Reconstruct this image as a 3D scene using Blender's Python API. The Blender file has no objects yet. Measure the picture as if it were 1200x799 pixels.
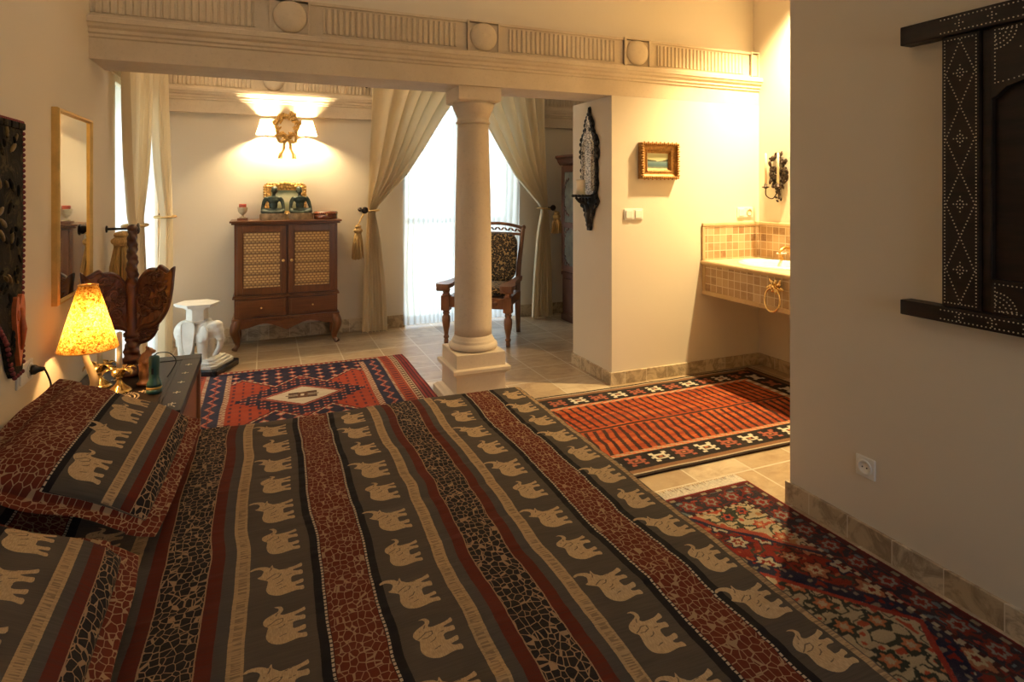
import bpy, bmesh, math, random
import numpy as np
from mathutils import Vector, Matrix, noise as mnoise
random.seed(7)
rng = np.random.default_rng(11)
SC = bpy.context.scene
COL = SC.collection
PI = math.pi

# ------------------------------------------------------------------ mesh builder
class MB:
    """collects pieces of ONE mesh"""
    def __init__(self):
        self.v = []; self.f = []; self.m = []; self.s = []
    def add(self, verts, faces, mi=0, smooth=False, M=None):
        b = len(self.v)
        if M is not None:
            verts = [M @ Vector(p) for p in verts]
        self.v.extend([tuple(p) for p in verts])
        for f in faces:
            self.f.append([i + b for i in f]); self.m.append(mi); self.s.append(smooth)
        return self
    def box(self, c, d, bev=0.0, mi=0, M=None, smooth=False):
        x, y, z = d[0]/2, d[1]/2, d[2]/2
        bev = min(bev, x*.95, y*.95, z*.95)
        if bev <= 0:
            vs = [(sx*x+c[0], sy*y+c[1], sz*z+c[2]) for sx in (-1,1) for sy in (-1,1) for sz in (-1,1)]
            fs = [(0,1,3,2),(4,6,7,5),(0,4,5,1),(2,3,7,6),(0,2,6,4),(1,5,7,3)]
            return self.add(vs, fs, mi, smooth, M)
        bm = bmesh.new()
        bmesh.ops.create_cube(bm, size=1)
        for q in bm.verts: q.co = Vector((q.co.x*2*x+c[0], q.co.y*2*y+c[1], q.co.z*2*z+c[2]))
        bmesh.ops.bevel(bm, geom=bm.edges[:], offset=bev, segments=2, affect='EDGES', profile=.6)
        return self._bm(bm, mi, smooth, M)
    def b2(self, lo, hi, bev=0.0, mi=0, M=None):
        c = [(a+b)/2 for a, b in zip(lo, hi)]; d = [abs(b-a) for a, b in zip(lo, hi)]
        return self.box(c, d, bev, mi, M)
    def _bm(self, bm, mi, smooth, M):
        bm.verts.index_update()
        vs = [q.co.copy() for q in bm.verts]; fs = [[q.index for q in f.verts] for f in bm.faces]
        bm.free()
        return self.add(vs, fs, mi, smooth, M)
    def lathe(self, prof, n=24, mi=0, M=None, smooth=True, sx=1, sy=1, cap=True):
        """prof: [(r,z)...] about z"""
        vs = []; fs = []
        for r, z in prof:
            for i in range(n):
                a = 2*PI*i/n
                vs.append((r*math.cos(a)*sx, r*math.sin(a)*sy, z))
        for k in range(len(prof)-1):
            for i in range(n):
                j = (i+1) % n
                fs.append((k*n+i, k*n+j, (k+1)*n+j, (k+1)*n+i))
        if cap:
            fs.append(tuple(range(n))[::-1])
            fs.append(tuple((len(prof)-1)*n+i for i in range(n)))
        return self.add(vs, fs, mi, smooth, M)
    def tube(self, pts, r, n=8, mi=0, M=None, closed=False, smooth=True, flat=1.0):
        """r: number or list; swept circle"""
        P = [Vector(p) for p in pts]
        if not hasattr(r, '__len__'): r = [r]*len(P)
        N = len(P); vs = []; fs = []
        up = None
        for k in range(N):
            if closed: t = P[(k+1) % N] - P[k-1]
            else: t = P[min(k+1, N-1)] - P[max(k-1, 0)]
            if t.length < 1e-9: t = Vector((0,0,1))
            t.normalize()
            if up is None:
                up = Vector((0,0,1)) if abs(t.z) < .9 else Vector((1,0,0))
            a = up - t*up.dot(t)
            if a.length < 1e-6: a = t.orthogonal()
            a.normalize(); up = a
            b = t.cross(a)
            for i in range(n):
                w = 2*PI*i/n
                vs.append(P[k] + a*(math.cos(w)*r[k]*flat) + b*(math.sin(w)*r[k]))
        for k in range(N if closed else N-1):
            for i in range(n):
                j = (i+1) % n; k2 = (k+1) % N
                fs.append((k*n+i, k*n+j, k2*n+j, k2*n+i))
        if not closed:
            fs.append(tuple(range(n))[::-1]); fs.append(tuple((N-1)*n+i for i in range(n)))
        return self.add(vs, fs, mi, smooth, M)
    def ell(self, c, r, n=12, m=8, mi=0, M=None, R=None):
        vs = [(0,0,-1)]; fs = []
        for k in range(1, m):
            ph = -PI/2 + PI*k/m
            for i in range(n):
                a = 2*PI*i/n
                vs.append((math.cos(ph)*math.cos(a), math.cos(ph)*math.sin(a), math.sin(ph)))
        vs.append((0,0,1)); T = len(vs)-1
        for i in range(n):
            j = (i+1) % n
            fs.append((0, 1+j, 1+i)); fs.append((T, 1+(m-2)*n+i, 1+(m-2)*n+j))
        for k in range(m-2):
            for i in range(n):
                j = (i+1) % n
                fs.append((1+k*n+i, 1+k*n+j, 1+(k+1)*n+j, 1+(k+1)*n+i))
        if not hasattr(r, '__len__'): r = (r, r, r)
        out = []
        for p in vs:
            q = Vector((p[0]*r[0], p[1]*r[1], p[2]*r[2]))
            if R is not None: q = R @ q
            out.append(q + Vector(c))
        return self.add(out, fs, mi, True, M)
    def prism(self, poly, t, axis='z', o=0.0, mi=0, M=None, smooth=False):
        """poly: 2D list extruded from o to o+t along axis. axis z: (x,y); y: (x,z); x: (y,z)"""
        def P(a, b, w):
            return {'z': (a, b, w), 'y': (a, w, b), 'x': (w, a, b)}[axis]
        n = len(poly)
        vs = [P(a, b, o) for a, b in poly] + [P(a, b, o+t) for a, b in poly]
        fs = [tuple(range(n))[::-1], tuple(range(n, 2*n))]
        for i in range(n):
            j = (i+1) % n
            fs.append((i, j, n+j, n+i))
        return self.add(vs, fs, mi, smooth, M)
    def grid(self, fn, nu, nv, mi=0, smooth=True, M=None, cu=False, cv=False):
        vs = [fn(i/(nu if cu else nu-1), j/(nv if cv else nv-1)) for i in range(nu) for j in range(nv)]
        fs = []
        for i in range(nu if cu else nu-1):
            for j in range(nv if cv else nv-1):
                i2 = (i+1) % nu; j2 = (j+1) % nv
                fs.append((i*nv+j, i2*nv+j, i2*nv+j2, i*nv+j2))
        return self.add(vs, fs, mi, smooth, M)
    def build(self, name, mats, parent=None, loc=None, rot=None, fix=True):
        me = bpy.data.meshes.new(name)
        me.from_pydata(self.v, [], self.f)
        me.polygons.foreach_set('material_index', self.m)
        me.polygons.foreach_set('use_smooth', self.s)
        if fix:
            bm = bmesh.new(); bm.from_mesh(me)
            bmesh.ops.recalc_face_normals(bm, faces=bm.faces[:])
            bm.to_mesh(me); bm.free()
        if not isinstance(mats, (list, tuple)): mats = [mats]
        for q in mats: me.materials.append(q)
        o = bpy.data.objects.new(name, me); COL.objects.link(o)
        if parent is not None: o.parent = parent
        if loc is not None: o.location = loc
        if rot is not None: o.rotation_euler = rot
        return o

def T(x=0, y=0, z=0): return Matrix.Translation((x, y, z))
def RX(a): return Matrix.Rotation(a, 4, 'X')
def RY(a): return Matrix.Rotation(a, 4, 'Y')
def RZ(a): return Matrix.Rotation(a, 4, 'Z')
def SCL(x, y, z): return Matrix.Diagonal((x, y, z, 1))

def tag(o, label, cat, group=None, kind=None):
    o['label'] = label; o['category'] = cat
    if group: o['group'] = group
    if kind: o['kind'] = kind
    return o
def thing(name, label, cat, loc=(0,0,0), rz=0.0, group=None):
    o = bpy.data.objects.new(name, None); COL.objects.link(o)
    o.empty_display_size = .1
    o.location = loc; o.rotation_euler = (0, 0, rz)
    return tag(o, label, cat, group)
def struct(o):
    o['kind'] = 'structure'; return o
def copy_tree(o, parent=None):
    c = o.copy(); COL.objects.link(c)
    if parent is not None: c.parent = parent
    for ch in o.children: copy_tree(ch, c)
    return c
def remesh(o, vox, sm=6, fac=.5):
    r = o.modifiers.new('r', 'REMESH'); r.mode = 'VOXEL'; r.voxel_size = vox; r.use_smooth_shade = True
    if sm:
        s = o.modifiers.new('s', 'SMOOTH'); s.factor = fac; s.iterations = sm
    return o
def bez(p0, p1, p2, p3, n=12):
    out = []
    for i in range(n+1):
        t = i/n; a = (1-t)
        out.append(tuple(a**3*p0[k]+3*a*a*t*p1[k]+3*a*t*t*p2[k]+t**3*p3[k] for k in range(len(p0))))
    return out
def spline(pts, n=8):
    """catmull-rom through points"""
    P = [Vector(p) for p in pts]; out = []
    for i in range(len(P)-1):
        a = P[max(i-1,0)]; b = P[i]; c = P[i+1]; d = P[min(i+2, len(P)-1)]
        for k in range(n):
            t = k/n
            out.append(.5*((2*b)+(c-a)*t+(2*a-5*b+4*c-d)*t*t+(3*b-a-3*c+d)*t**3))
    out.append(P[-1]); return out
def sstep(a, b, x):
    t = min(1, max(0, (x-a)/(b-a))); return t*t*(3-2*t)

# ------------------------------------------------------------------ materials
class NT:
    def __init__(self, name):
        self.mat = bpy.data.materials.new(name); self.mat.use_nodes = True
        self.t = self.mat.node_tree; self.t.nodes.clear()
        self.out = self.t.nodes.new('ShaderNodeOutputMaterial')
    def n(self, typ, **kw):
        nd = self.t.nodes.new('ShaderNode'+typ)
        for k, val in kw.items(): setattr(nd, k, val)
        return nd
    def l(self, a, b):
        self.t.links.new(a, b)
    def inp(self, nd, key, val):
        s = nd.inputs[key]
        if hasattr(val, 'is_output') or isinstance(val, bpy.types.NodeSocket): self.l(val, s)
        else: s.default_value = val
    def math(self, op, a, b=None, c=None, clamp=False):
        nd = self.n('Math', operation=op); nd.use_clamp = clamp
        self.inp(nd, 0, a)
        if b is not None: self.inp(nd, 1, b)
        if c is not None: self.inp(nd, 2, c)
        return nd.outputs[0]
    def mix(self, fac, a, b, mode='MIX'):
        nd = self.n('MixRGB', blend_type=mode)
        self.inp(nd, 0, fac)
        for k, q in ((1, a), (2, b)):
            self.inp(nd, k, q if not isinstance(q, tuple) else (q[0], q[1], q[2], 1))
        return nd.outputs[0]
    def ramp(self, fac, stops, mode='LINEAR'):
        nd = self.n('ValToRGB'); e = nd.color_ramp; e.interpolation = mode
        while len(e.elements) < len(stops): e.elements.new(1)
        for q, (p, c) in zip(e.elements, stops):
            q.position = p; q.color = (c[0], c[1], c[2], 1) if hasattr(c, '__len__') else (c, c, c, 1)
        self.l(fac, nd.inputs[0]); return nd.outputs[0]
    def noise(self, vec, scale, detail=4, rough=.5, dist=0, col=False):
        nd = self.n('TexNoise'); nd.inputs['Scale'].default_value = scale
        nd.inputs['Detail'].default_value = detail; nd.inputs['Roughness'].default_value = rough
        nd.inputs['Distortion'].default_value = dist
        if vec is not None: self.l(vec, nd.inputs['Vector'])
        return nd.outputs['Color' if col else 'Fac']
    def obj(self):
        return self.n('TexCoord').outputs['Object']
    def world(self):
        return self.n('NewGeometry').outputs['Position']
    def mapv(self, vec, scale=(1,1,1), loc=(0,0,0), rot=(0,0,0)):
        nd = self.n('Mapping'); self.l(vec, nd.inputs[0])
        nd.inputs['Scale'].default_value = scale; nd.inputs['Location'].default_value = loc; nd.inputs['Rotation'].default_value = rot
        return nd.outputs[0]
    def bump(self, h, strength=.3, dist=.01):
        nd = self.n('Bump'); nd.inputs['Strength'].default_value = strength; nd.inputs['Distance'].default_value = dist
        self.l(h, nd.inputs['Height']); return nd.outputs[0]
    def bsdf(self, color, rough=.6, metal=0, normal=None, **kw):
        nd = self.n('BsdfPrincipled')
        self.inp(nd, 'Base Color', color if not isinstance(color, tuple) else (*color[:3], 1))
        self.inp(nd, 'Roughness', rough); self.inp(nd, 'Metallic', metal)
        if normal is not None: self.l(normal, nd.inputs['Normal'])
        for k, q in kw.items(): self.inp(nd, k.replace('_', ' '), q if not isinstance(q, tuple) else (*q[:3], 1))
        self.l(nd.outputs[0], self.out.inputs[0]); return nd

def simple(name, c, rough=.6, metal=0, var=.15, scale=30, bump=.1, bscale=None, bd=.003, stretch=(1,1,1), **kw):
    k = NT(name); v = k.mapv(k.obj(), stretch)
    nz = k.noise(v, scale, 5, .6)
    dark = tuple(x*(1-var) for x in c); lite = tuple(min(1, x*(1+var)) for x in c)
    colr = k.ramp(nz, [(.3, dark), (.7, lite)])
    bz = k.noise(v, bscale or scale*2, 4, .6)
    k.bsdf(colr, rough, metal, k.bump(bz, bump, bd), **kw)
    return k.mat

def wood(name, dark, lite, rough=.35, axis=2, scale=6, bump=.12, coat=.2):
    k = NT(name); st = [1.0, 1.0, 1.0]
    st = [8.0, 8.0, 8.0]; st[axis] = .6
    v = k.mapv(k.obj(), tuple(st))
    nz = k.noise(v, scale, 6, .65, .6)
    blot = k.noise(k.obj(), 4, 3)
    c = k.ramp(nz, [(.25, dark), (.55, tuple((a+b)/2 for a, b in zip(dark, lite))), (.8, lite)])
    c = k.mix(.35, c, k.ramp(blot, [(.3, dark), (.7, lite)]), 'MIX')
    k.bsdf(c, rough, 0, k.bump(nz, bump, .002), Coat_Weight=coat, Coat_Roughness=.2)
    return k.mat

M = {}
def mk_plaster(name, a, b):
    k = NT(name); p = k.world()
    c = k.mix(k.noise(p, 1.3, 4, .55), a, b)
    h = k.noise(p, 26, 6, .6)
    k.bsdf(c, .85, 0, k.bump(h, .10, .004)); return k.mat
M['plaster'] = mk_plaster('wall_plaster', (.70,.62,.50), (.76,.68,.56))
M['ceil'] = mk_plaster('ceiling_plaster', (.78,.73,.66), (.82,.77,.70))

def mk_stone(name, a, b, pit=.5):
    k = NT(name); p = k.world()
    n1 = k.noise(p, 3, 6, .6); n2 = k.noise(p, 55, 5, .65)
    c = k.ramp(n1, [(.3, a), (.7, b)])
    c = k.mix(k.ramp(n2, [(.28, .35), (.45, 0)]), c, tuple(x*.72 for x in a))
    k.bsdf(c, .8, 0, k.bump(n2, .25*pit, .004)); return k.mat
M['stone'] = mk_stone('cream_limestone', (.60,.49,.36), (.72,.61,.46))
M['column'] = mk_stone('cast_stone', (.62,.51,.385), (.70,.59,.455), 1.0)

def mk_tiles(name, size, off=(0,0), rot=0, grout=(.55,.47,.35)):
    k = NT(name); p = k.world()
    v = k.mapv(p, (1,1,1), (off[0], off[1], 0))
    br = k.n('TexBrick'); br.offset = 0; br.squash = 1
    br.inputs['Scale'].default_value = 1; br.inputs['Brick Width'].default_value = size; br.inputs['Row Height'].default_value = size
    br.inputs['Mortar Size'].default_value = .0055; br.inputs['Mortar Smooth'].default_value = .15
    br.inputs['Color1'].default_value = (0,0,0,1); br.inputs['Color2'].default_value = (1,1,1,1); br.inputs['Bias'].default_value = 0
    k.l(v, br.inputs['Vector'])
    tint = k.ramp(br.outputs['Color'], [(0, (.30,.205,.115)), (.35, (.46,.34,.205)), (.7, (.37,.27,.16)), (1, (.54,.43,.29))])
    n1 = k.noise(k.mapv(p, (1.5,2.6,1)), 3.2, 7, .65, 1.2)
    c = k.mix(k.ramp(n1, [(.42, 0), (.70, .75)]), tint, (.24,.145,.075))
    n2 = k.noise(p, 22, 6, .7)
    c = k.mix(k.ramp(n2, [(.50, 0), (.85, .35)]), c, (.62,.52,.38))
    c = k.mix(br.outputs['Fac'], c, grout)
    h = k.math('SUBTRACT', k.math('MULTIPLY', n2, .25), br.outputs['Fac'])
    k.bsdf(c, k.ramp(n2, [(.3, .28), (.8, .48)]), 0, k.bump(h, .35, .004)); return k.mat
M['floor'] = mk_tiles('stone_floor_tiles', .342, (.06, .02))

def mk_base(name):
    k = NT(name); p = k.world()
    s = k.n('SeparateXYZ'); k.l(p, s.inputs[0])
    q = k.math('ADD', s.outputs[0], s.outputs[1])
    fr = k.math('FRACT', k.math('DIVIDE', q, .19)); cell = k.math('FLOOR', k.math('DIVIDE', q, .19))
    wn = k.n('TexWhiteNoise', noise_dimensions='1D'); k.l(cell, wn.inputs['W'])
    j = k.math('LESS_THAN', fr, .02)
    n1 = k.noise(p, 9, 7, .7, 1.0)
    c = k.ramp(wn.outputs[0], [(0, (.50,.38,.24)), (.5, (.60,.48,.32)), (1, (.66,.55,.40))])
    c = k.mix(k.ramp(n1, [(.45, 0), (.60, .75), (.72, .2)]), c, (.20,.14,.085))
    c = k.mix(j, c, (.72,.64,.50))
    k.bsdf(c, .5, 0, k.bump(n1, .2, .003)); return k.mat
M['base'] = mk_base('travertine_skirting')
# ------------------------------------------------------------------ camera
TH = math.radians(22.56); EYE = 1.45
cam_d = bpy.data.cameras.new('camera'); cam = bpy.data.objects.new('camera', cam_d); COL.objects.link(cam)
cam.location = (0, 0, EYE); cam.rotation_euler = (PI/2, 0, -TH)
cam_d.sensor_width = 36; cam_d.lens = 698/1200*36; cam_d.shift_y = -.1479; cam_d.clip_start = .05
SC.camera = cam

XL, XR, XS, XA = -.866, 2.255, 3.81, 3.70   # left wall, bedroom right wall, wash-alcove wall, sitting-area right wall
YB, YP0, YP1, YN = 6.25, 3.80, 4.40, 2.06   # back wall, partition front/back, end of bedroom right wall
YR = -1.7
ZC = 3.15

# ------------------------------------------------------------------ shell
def walls(name, boxes, mat=None):
    b = MB()
    for lo, hi in boxes: b.b2(lo, hi)
    return struct(b.build(name, mat or M['plaster']))
struct(MB().b2((XL-.4, YR-.2, -.12), (XS+.2, YB+.5, 0)).build('floor', M['floor']))
struct(MB().b2((XL-.4, YR-.2, ZC), (XS+.2, YB+.5, ZC+.1)).build('ceiling', M['ceil']))
WY0, WY1, WZ = 4.41, 6.02, 2.13
walls('wall_left', [((XL-.3, YR-.2, 0), (XL, WY0, ZC)), ((XL-.3, WY1, 0), (XL, YB+.3, ZC)), ((XL-.3, WY0, WZ), (XL, WY1, ZC))])
BX0, BX1, BWZ = 1.37, 2.66, 2.56
walls('wall_back', [((XL, YB, 0), (BX0, YB+.3, ZC)), ((BX1, YB, 0), (XS, YB+.3, ZC)), ((BX0, YB, BWZ), (BX1, YB+.3, ZC))])
walls('wall_right', [((XR, YR-.2, 0), (XR+.16, YN, ZC))])
walls('wall_wash_side', [((XR+.16, YN-.16, 0), (XS, YN, ZC)), ((XS, YN-.16, 0), (XS+.15, YP1, ZC))])
walls('wall_partition', [((2.38, YP0, 0), (XS, YP1, 2.149))])
walls('wall_sitting_side', [((XA, YP1, 0), (XA+.15, YB, ZC))])
RX0, RX1, RZ0, RZ1 = .90, 2.15, .60, 2.32
walls('wall_rear', [((XL, YR-.2, 0), (RX0, YR, ZC)), ((RX1, YR-.2, 0), (XR, YR, ZC)), ((RX0, YR-.2, 0), (RX1, YR, RZ0)), ((RX0, YR-.2, RZ1), (RX1, YR, ZC))])
walls('wall_header', [((XL, 3.86, 2.592), (XS, 4.11, ZC))])

# entablature: moulded architrave and fluted frieze with round bosses
def entablature(name, x0, x1, yf, ydir, zs, discs, depth=.30, gap=.19, both=False):
    """front face at y=yf, looking towards -ydir; profile extruded along X"""
    b = MB()
    pr = [(0,0),(0,.112),(-.010,.118),(-.010,.132),(-.020,.140),(-.020,.158),(-.034,.170),(-.040,.186),(-.046,.190),(-.046,.216),(-.038,.222),(.012,.224)]
    def prof(y0, sgn):
        return [(y0+sgn*a, zs+z) for a, z in pr]
    poly = prof(yf, ydir)
    if both: poly = poly + prof(yf+ydir*depth, -ydir)[::-1]
    else: poly = poly + [(yf+ydir*depth, zs+.224), (yf+ydir*depth, zs)]
    b.prism(poly, x1-x0, 'x', x0)
    zt0, zt1 = zs+.224, zs+.44
    fy = yf + ydir*.018
    # frieze core
    lo = (x0, min(fy, yf+ydir*(depth-.018)), zt0); hi = (x1, max(fy, yf+ydir*(depth-.018)), zt1)
    b.b2(lo, hi)
    def y(o): return fy - ydir*o
    # top fillet and lower fillet
    b.b2((x0, min(y(0), y(.012)), zt1-.018), (x1, max(y(0), y(.012)), zt1))
    b.b2((x0, min(y(0), y(.012)), zt0), (x1, max(y(0), y(.012)), zt0+.02))
    edges = sorted(discs)
    for xd in edges:
        w = .115
        if xd-w > x0-.25 and xd+w < x1+.3:
            a, c = max(x0, xd-w), min(x1, xd+w)
            b.b2((a, min(y(0), y(.012)), zt0), (c, max(y(0), y(.012)), zt1))
            for xa in ((a, a+.012), (c-.012, c)): b.b2((xa[0], min(y(0), y(.026)), zt0), (xa[1], max(y(0), y(.026)), zt1))
            for za in ((zt0, zt0+.012), (zt1-.010, zt1)): b.b2((a+.012, min(y(0), y(.026)), za[0]), (c-.012, max(y(0), y(.026)), za[1]))
            if xd+.1 < x1 and xd-.1 > x0:
                R = T(xd, y(.012), (zt0+zt1)/2+.002) @ RX(PI/2*(1 if ydir > 0 else -1))
                b.lathe([(.096,.001),(.094,.008),(.086,.018),(.070,.028),(.05,.034),(.025,.037),(.0,.038)], 36, 0, R)
    # fluted panels between the bosses
    E = [x0-1.233+(edges[0]-x0)] + edges + [edges[-1]+1.233]
    for k in range(len(E)-1):
        a, c = max(x0, E[k]+gap), min(x1, E[k+1]-gap)
        if c-a < .05: continue
        nfl = round((c-a)/.036)
        if nfl < 1: continue
        step = (c-a)/nfl
        line = []
        for i in range(nfl):
            xa = a+i*step
            line += [(xa, y(.012))]
            for q in range(5):
                w = q/4
                line.append((xa+step*(.22+.56*w), y(.012-.0115*math.sin(PI*w) if 0 < q < 4 else .012)))
        line.append((c, y(.012)))
        line = [(a, y(-.002))] + line + [(c, y(-.002))]
        b.prism(line, zt1-zt0-.062, 'z', zt0+.03)
    return struct(b.build(name, M['stone']))
entablature('trim_1', XL, XS, 3.80, 1, 2.15, [-1.09, .141, 1.372, 2.607, 3.84], depth=.35, both=True)
entablature('trim_2', XL, BX0-.03, YB-.055, 1, 2.165, [-1.153, .08], depth=.055)
entablature('trim_4', BX1+.03, XA, YB-.055, 1, 2.165, [3.78], depth=.055)
# left side of the sitting area gets the same moulding, plain
b = MB(); pr = [(0,0),(.016,0),(.016,.112),(.026,.14),(.038,.19),(.038,.22),(.012,.224),(.012,.44),(0,.44)]
b = MB().prism([(XL+a, 2.165+z) for a, z in pr], 2.04, 'y', 4.152)
struct(b.build('trim_3', M['stone']))

# ------------------------------------------------------------------ skirting
def skirt(name, segs, h=.095, t=.015):
    b = MB()
    for (x0, y0), (x1, y1) in segs: b.b2((min(x0,x1), min(y0,y1), 0), (max(x0,x1), max(y0,y1), h), .003)
    return struct(b.build(name, M['base']))
skirt('baseboard_right', [((XR-.016, YR), (XR, YN+.016)), ((XR, YN), (XR+.16, YN+.016))])
skirt('baseboard_partition', [((2.364, YP0-.016), (XS-.016, YP0)), ((2.364, YP0), (2.38, YP1)), ((XS-.016, YN+.016), (XS, YP0))], .092)
skirt('baseboard_back', [((XL+.0, YB-.016), (BX0, YB)), ((BX1, YB-.016), (XA, YB))], .13)
skirt('baseboard_left', [((XL, 3.0), (XL+.016, WY0)), ((XL, WY1), (XL+.016, YB-.016))], .13)

# ------------------------------------------------------------------ windows (french doors behind the sheers, plus an added rear fill window)
k = NT('window_glass'); tr = k.n('BsdfTransparent'); gl = k.n('BsdfGlossy'); gl.inputs['Roughness'].default_value = .02
mx = k.n('MixShader'); mx.inputs[0].default_value = .06; k.l(tr.outputs[0], mx.inputs[1]); k.l(gl.outputs[0], mx.inputs[2]); k.l(mx.outputs[0], k.out.inputs[0])
M['glass'] = k.mat
M['winframe'] = simple('painted_window_frame', (.62,.60,.50), .4, var=.05)
def window(name, w, h, Mx):
    b = MB()
    for x in (0, w/2-.04, w/2+.002, w-.05): b.b2((x, 0, 0), (x+.048, .05, h), .004, M=Mx)
    for z in (0, h*.42, h-.06): b.b2((.048, .004, z), (w-.05, .046, z+.058), .004, M=Mx)
    f = struct(b.build(name, M['winframe']))
    g = MB()
    g.b2((.04, .022, .03), (w/2-.03, .026, h-.03), M=Mx); g.b2((w/2+.03, .022, .03), (w-.04, .026, h-.03), M=Mx)
    g.build('pane', M['glass'], f)
    return f
window('window_1', WY1-WY0, WZ, T(XL-.22, WY0, 0) @ RZ(PI/2))
window('window_2', BX1-BX0, BWZ, T(BX0, YB+.2, 0))
window('window_fill', RX1-RX0, RZ1-RZ0, T(RX0, YR-.15, RZ0))  # unseen rear window, added so daylight fills the bed and walls

# ------------------------------------------------------------------ daylight
w = bpy.data.worlds.new('daylight'); SC.world = w; w.use_nodes = True
nt = w.node_tree; bg = nt.nodes['Background']
tc = nt.nodes.new('ShaderNodeTexCoord'); sp = nt.nodes.new('ShaderNodeSeparateXYZ'); rp = nt.nodes.new('ShaderNodeValToRGB')
nt.links.new(tc.outputs['Generated'], sp.inputs[0]); nt.links.new(sp.outputs[2], rp.inputs[0])
rp.color_ramp.elements[0].position = 0.0; rp.color_ramp.elements[0].color = (.62,.68,.60,1)
rp.color_ramp.elements[1].position = .12; rp.color_ramp.elements[1].color = (.72,.86,1,1)
nt.links.new(rp.outputs[0], bg.inputs[0]); bg.inputs[1].default_value = DAY = 5.0
def portal(loc, rot, sx, sy):
    l = bpy.data.lights.new('window_portal', 'AREA'); l.shape = 'RECTANGLE'; l.size = sx; l.size_y = sy
    l.cycles.is_portal = True
    o = bpy.data.objects.new('window_portal', l); COL.objects.link(o); o.location = loc; o.rotation_euler = rot
portal((XL-.29, (WY0+WY1)/2, WZ/2), (0, -PI/2, 0), WZ, WY1-WY0)
portal(((RX0+RX1)/2, YR-.19, (RZ0+RZ1)/2), (PI/2, 0, 0), RX1-RX0, RZ1-RZ0)
portal(((BX0+BX1)/2, YB+.29, BWZ/2), (-PI/2, 0, 0), BX1-BX0, BWZ)

def point(name, loc, W, col, r=.03, typ='POINT', rot=None, spot=None, blend=.3):
    l = bpy.data.lights.new(name, typ); l.energy = W; l.color = col
    l.shadow_soft_size = r
    if typ == 'SPOT': l.spot_size = spot; l.spot_blend = blend
    o = bpy.data.objects.new(name, l); COL.objects.link(o); o.location = loc
    if rot: o.rotation_euler = rot
    return o
WARM = (1, .62, .27); WARM2 = (1, .70, .38)
# ceiling downlight over the wash place
point('downlight_bulb', (3.60, 3.15, ZC-.035), 800, (1,.74,.36), .05, 'SPOT', (0,0,0), math.radians(113), 1.0)

# ------------------------------------------------------------------ ceiling downlight fittings and bowl lamps added as fill light
M['white'] = simple('white_enamel', (.8,.78,.73), .35, var=.03)
k = NT('lit_lamp_glass'); em = k.n('Emission'); em.inputs[0].default_value = (1,.75,.45,1); em.inputs[1].default_value = 12; k.l(em.outputs[0], k.out.inputs[0])
M['bulb'] = k.mat
def downlight(x, y, label, grp='round ceiling downlights'):
    t = thing('ceiling_downlight', label, 'ceiling light', (x, y, ZC), 0, grp)
    MB().lathe([(.055,-.001),(.055,-.010),(.048,-.016),(.040,-.012),(.040,-.001)], 32).build('trim_ring', M['white'], t)
    return t
downlight(3.60, 3.15, 'round white recessed downlight in the ceiling over the washstand', None)
FILL_LAMPS = [(-.35, 2.5, 84), (-.05, 5.0, 330)]  # unseen bowl lamps, added to brighten bedroom and sitting area
for i, (x, y, W) in enumerate(FILL_LAMPS):
    t = thing('fill_lamp', ['added bowl ceiling lamp giving fill light above the bed', 'added bowl ceiling lamp giving fill light above the red and navy rug'][i], 'ceiling light', (x, y, ZC), 0)
    MB().lathe([(.06,-.001),(.06,-.03),(.02,-.04),(.02,-.09)], 24).build('canopy', M['white'], t)
    MB().lathe([(.0,-.155),(.06,-.15),(.12,-.13),(.165,-.095),(.17,-.088),(.16,-.09),(.118,-.122),(.06,-.14),(.0,-.145)], 32).build('bowl', M['white'], t)
    point('fill_lamp_bulb', (x, y, ZC-.06), W, (1,.83,.60) if i else (1,.85,.69), .05)
# ------------------------------------------------------------------ column
t = thing('column', 'round cast-stone column on a square moulded plinth under the beam', 'column', (1.356, 3.978, 0)); t['kind'] = 'thing'
def sq(prof, b):
    """square moulding: list of (half, z)"""
    vs = []; fs = []
    for h, z in prof: vs += [(-h,-h,z),(h,-h,z),(h,h,z),(-h,h,z)]
    for i in range(len(prof)-1):
        for j in range(4):
            q = (j+1) % 4; fs.append((4*i+j, 4*i+q, 4*i+4+q, 4*i+4+j))
    fs.append((3,2,1,0)); n = 4*(len(prof)-1); fs.append((n, n+1, n+2, n+3))
    b.add(vs, fs)
b = MB()
sq([(.228,.001),(.228,.045),(.215,.052),(.200,.066),(.176,.074),(.174,.19),(.18,.196),(.184,.205),(.197,.212),(.204,.220),(.204,.240),(.200,.245),(.176,.247)], b)
b.build('pedestal', M['column'], t)
b = MB(); sq([(.174,.247),(.174,.336),(.170,.341)], b)
b.lathe([(.150,.341),(.166,.347),(.172,.362),(.168,.378),(.152,.388),(.148,.392),(.149,.402),(.144,.408),(.136,.422),(.131,.44)], 48)
b.build('base', M['column'], t)
b = MB(); pr = []
for i in range(25):
    u = i/24; pr.append((.131-.022*u**1.5+.003*math.sin(PI*u), .44+u*(1.905-.44)))
b.lathe(pr, 48); b.build('shaft', M['column'], t)
b = MB()
b.lathe([(.109,1.905),(.118,1.908),(.122,1.916),(.118,1.924),(.111,1.928),(.111,1.955),(.118,1.960),(.118,1.972),(.124,1.975),(.128,1.99),(.138,2.01),(.146,2.03),(.149,2.052)], 48)
sq([(.138,2.05),(.150,2.058),(.153,2.062),(.153,2.149)], b)
b.build('capital', M['column'], t)
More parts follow.
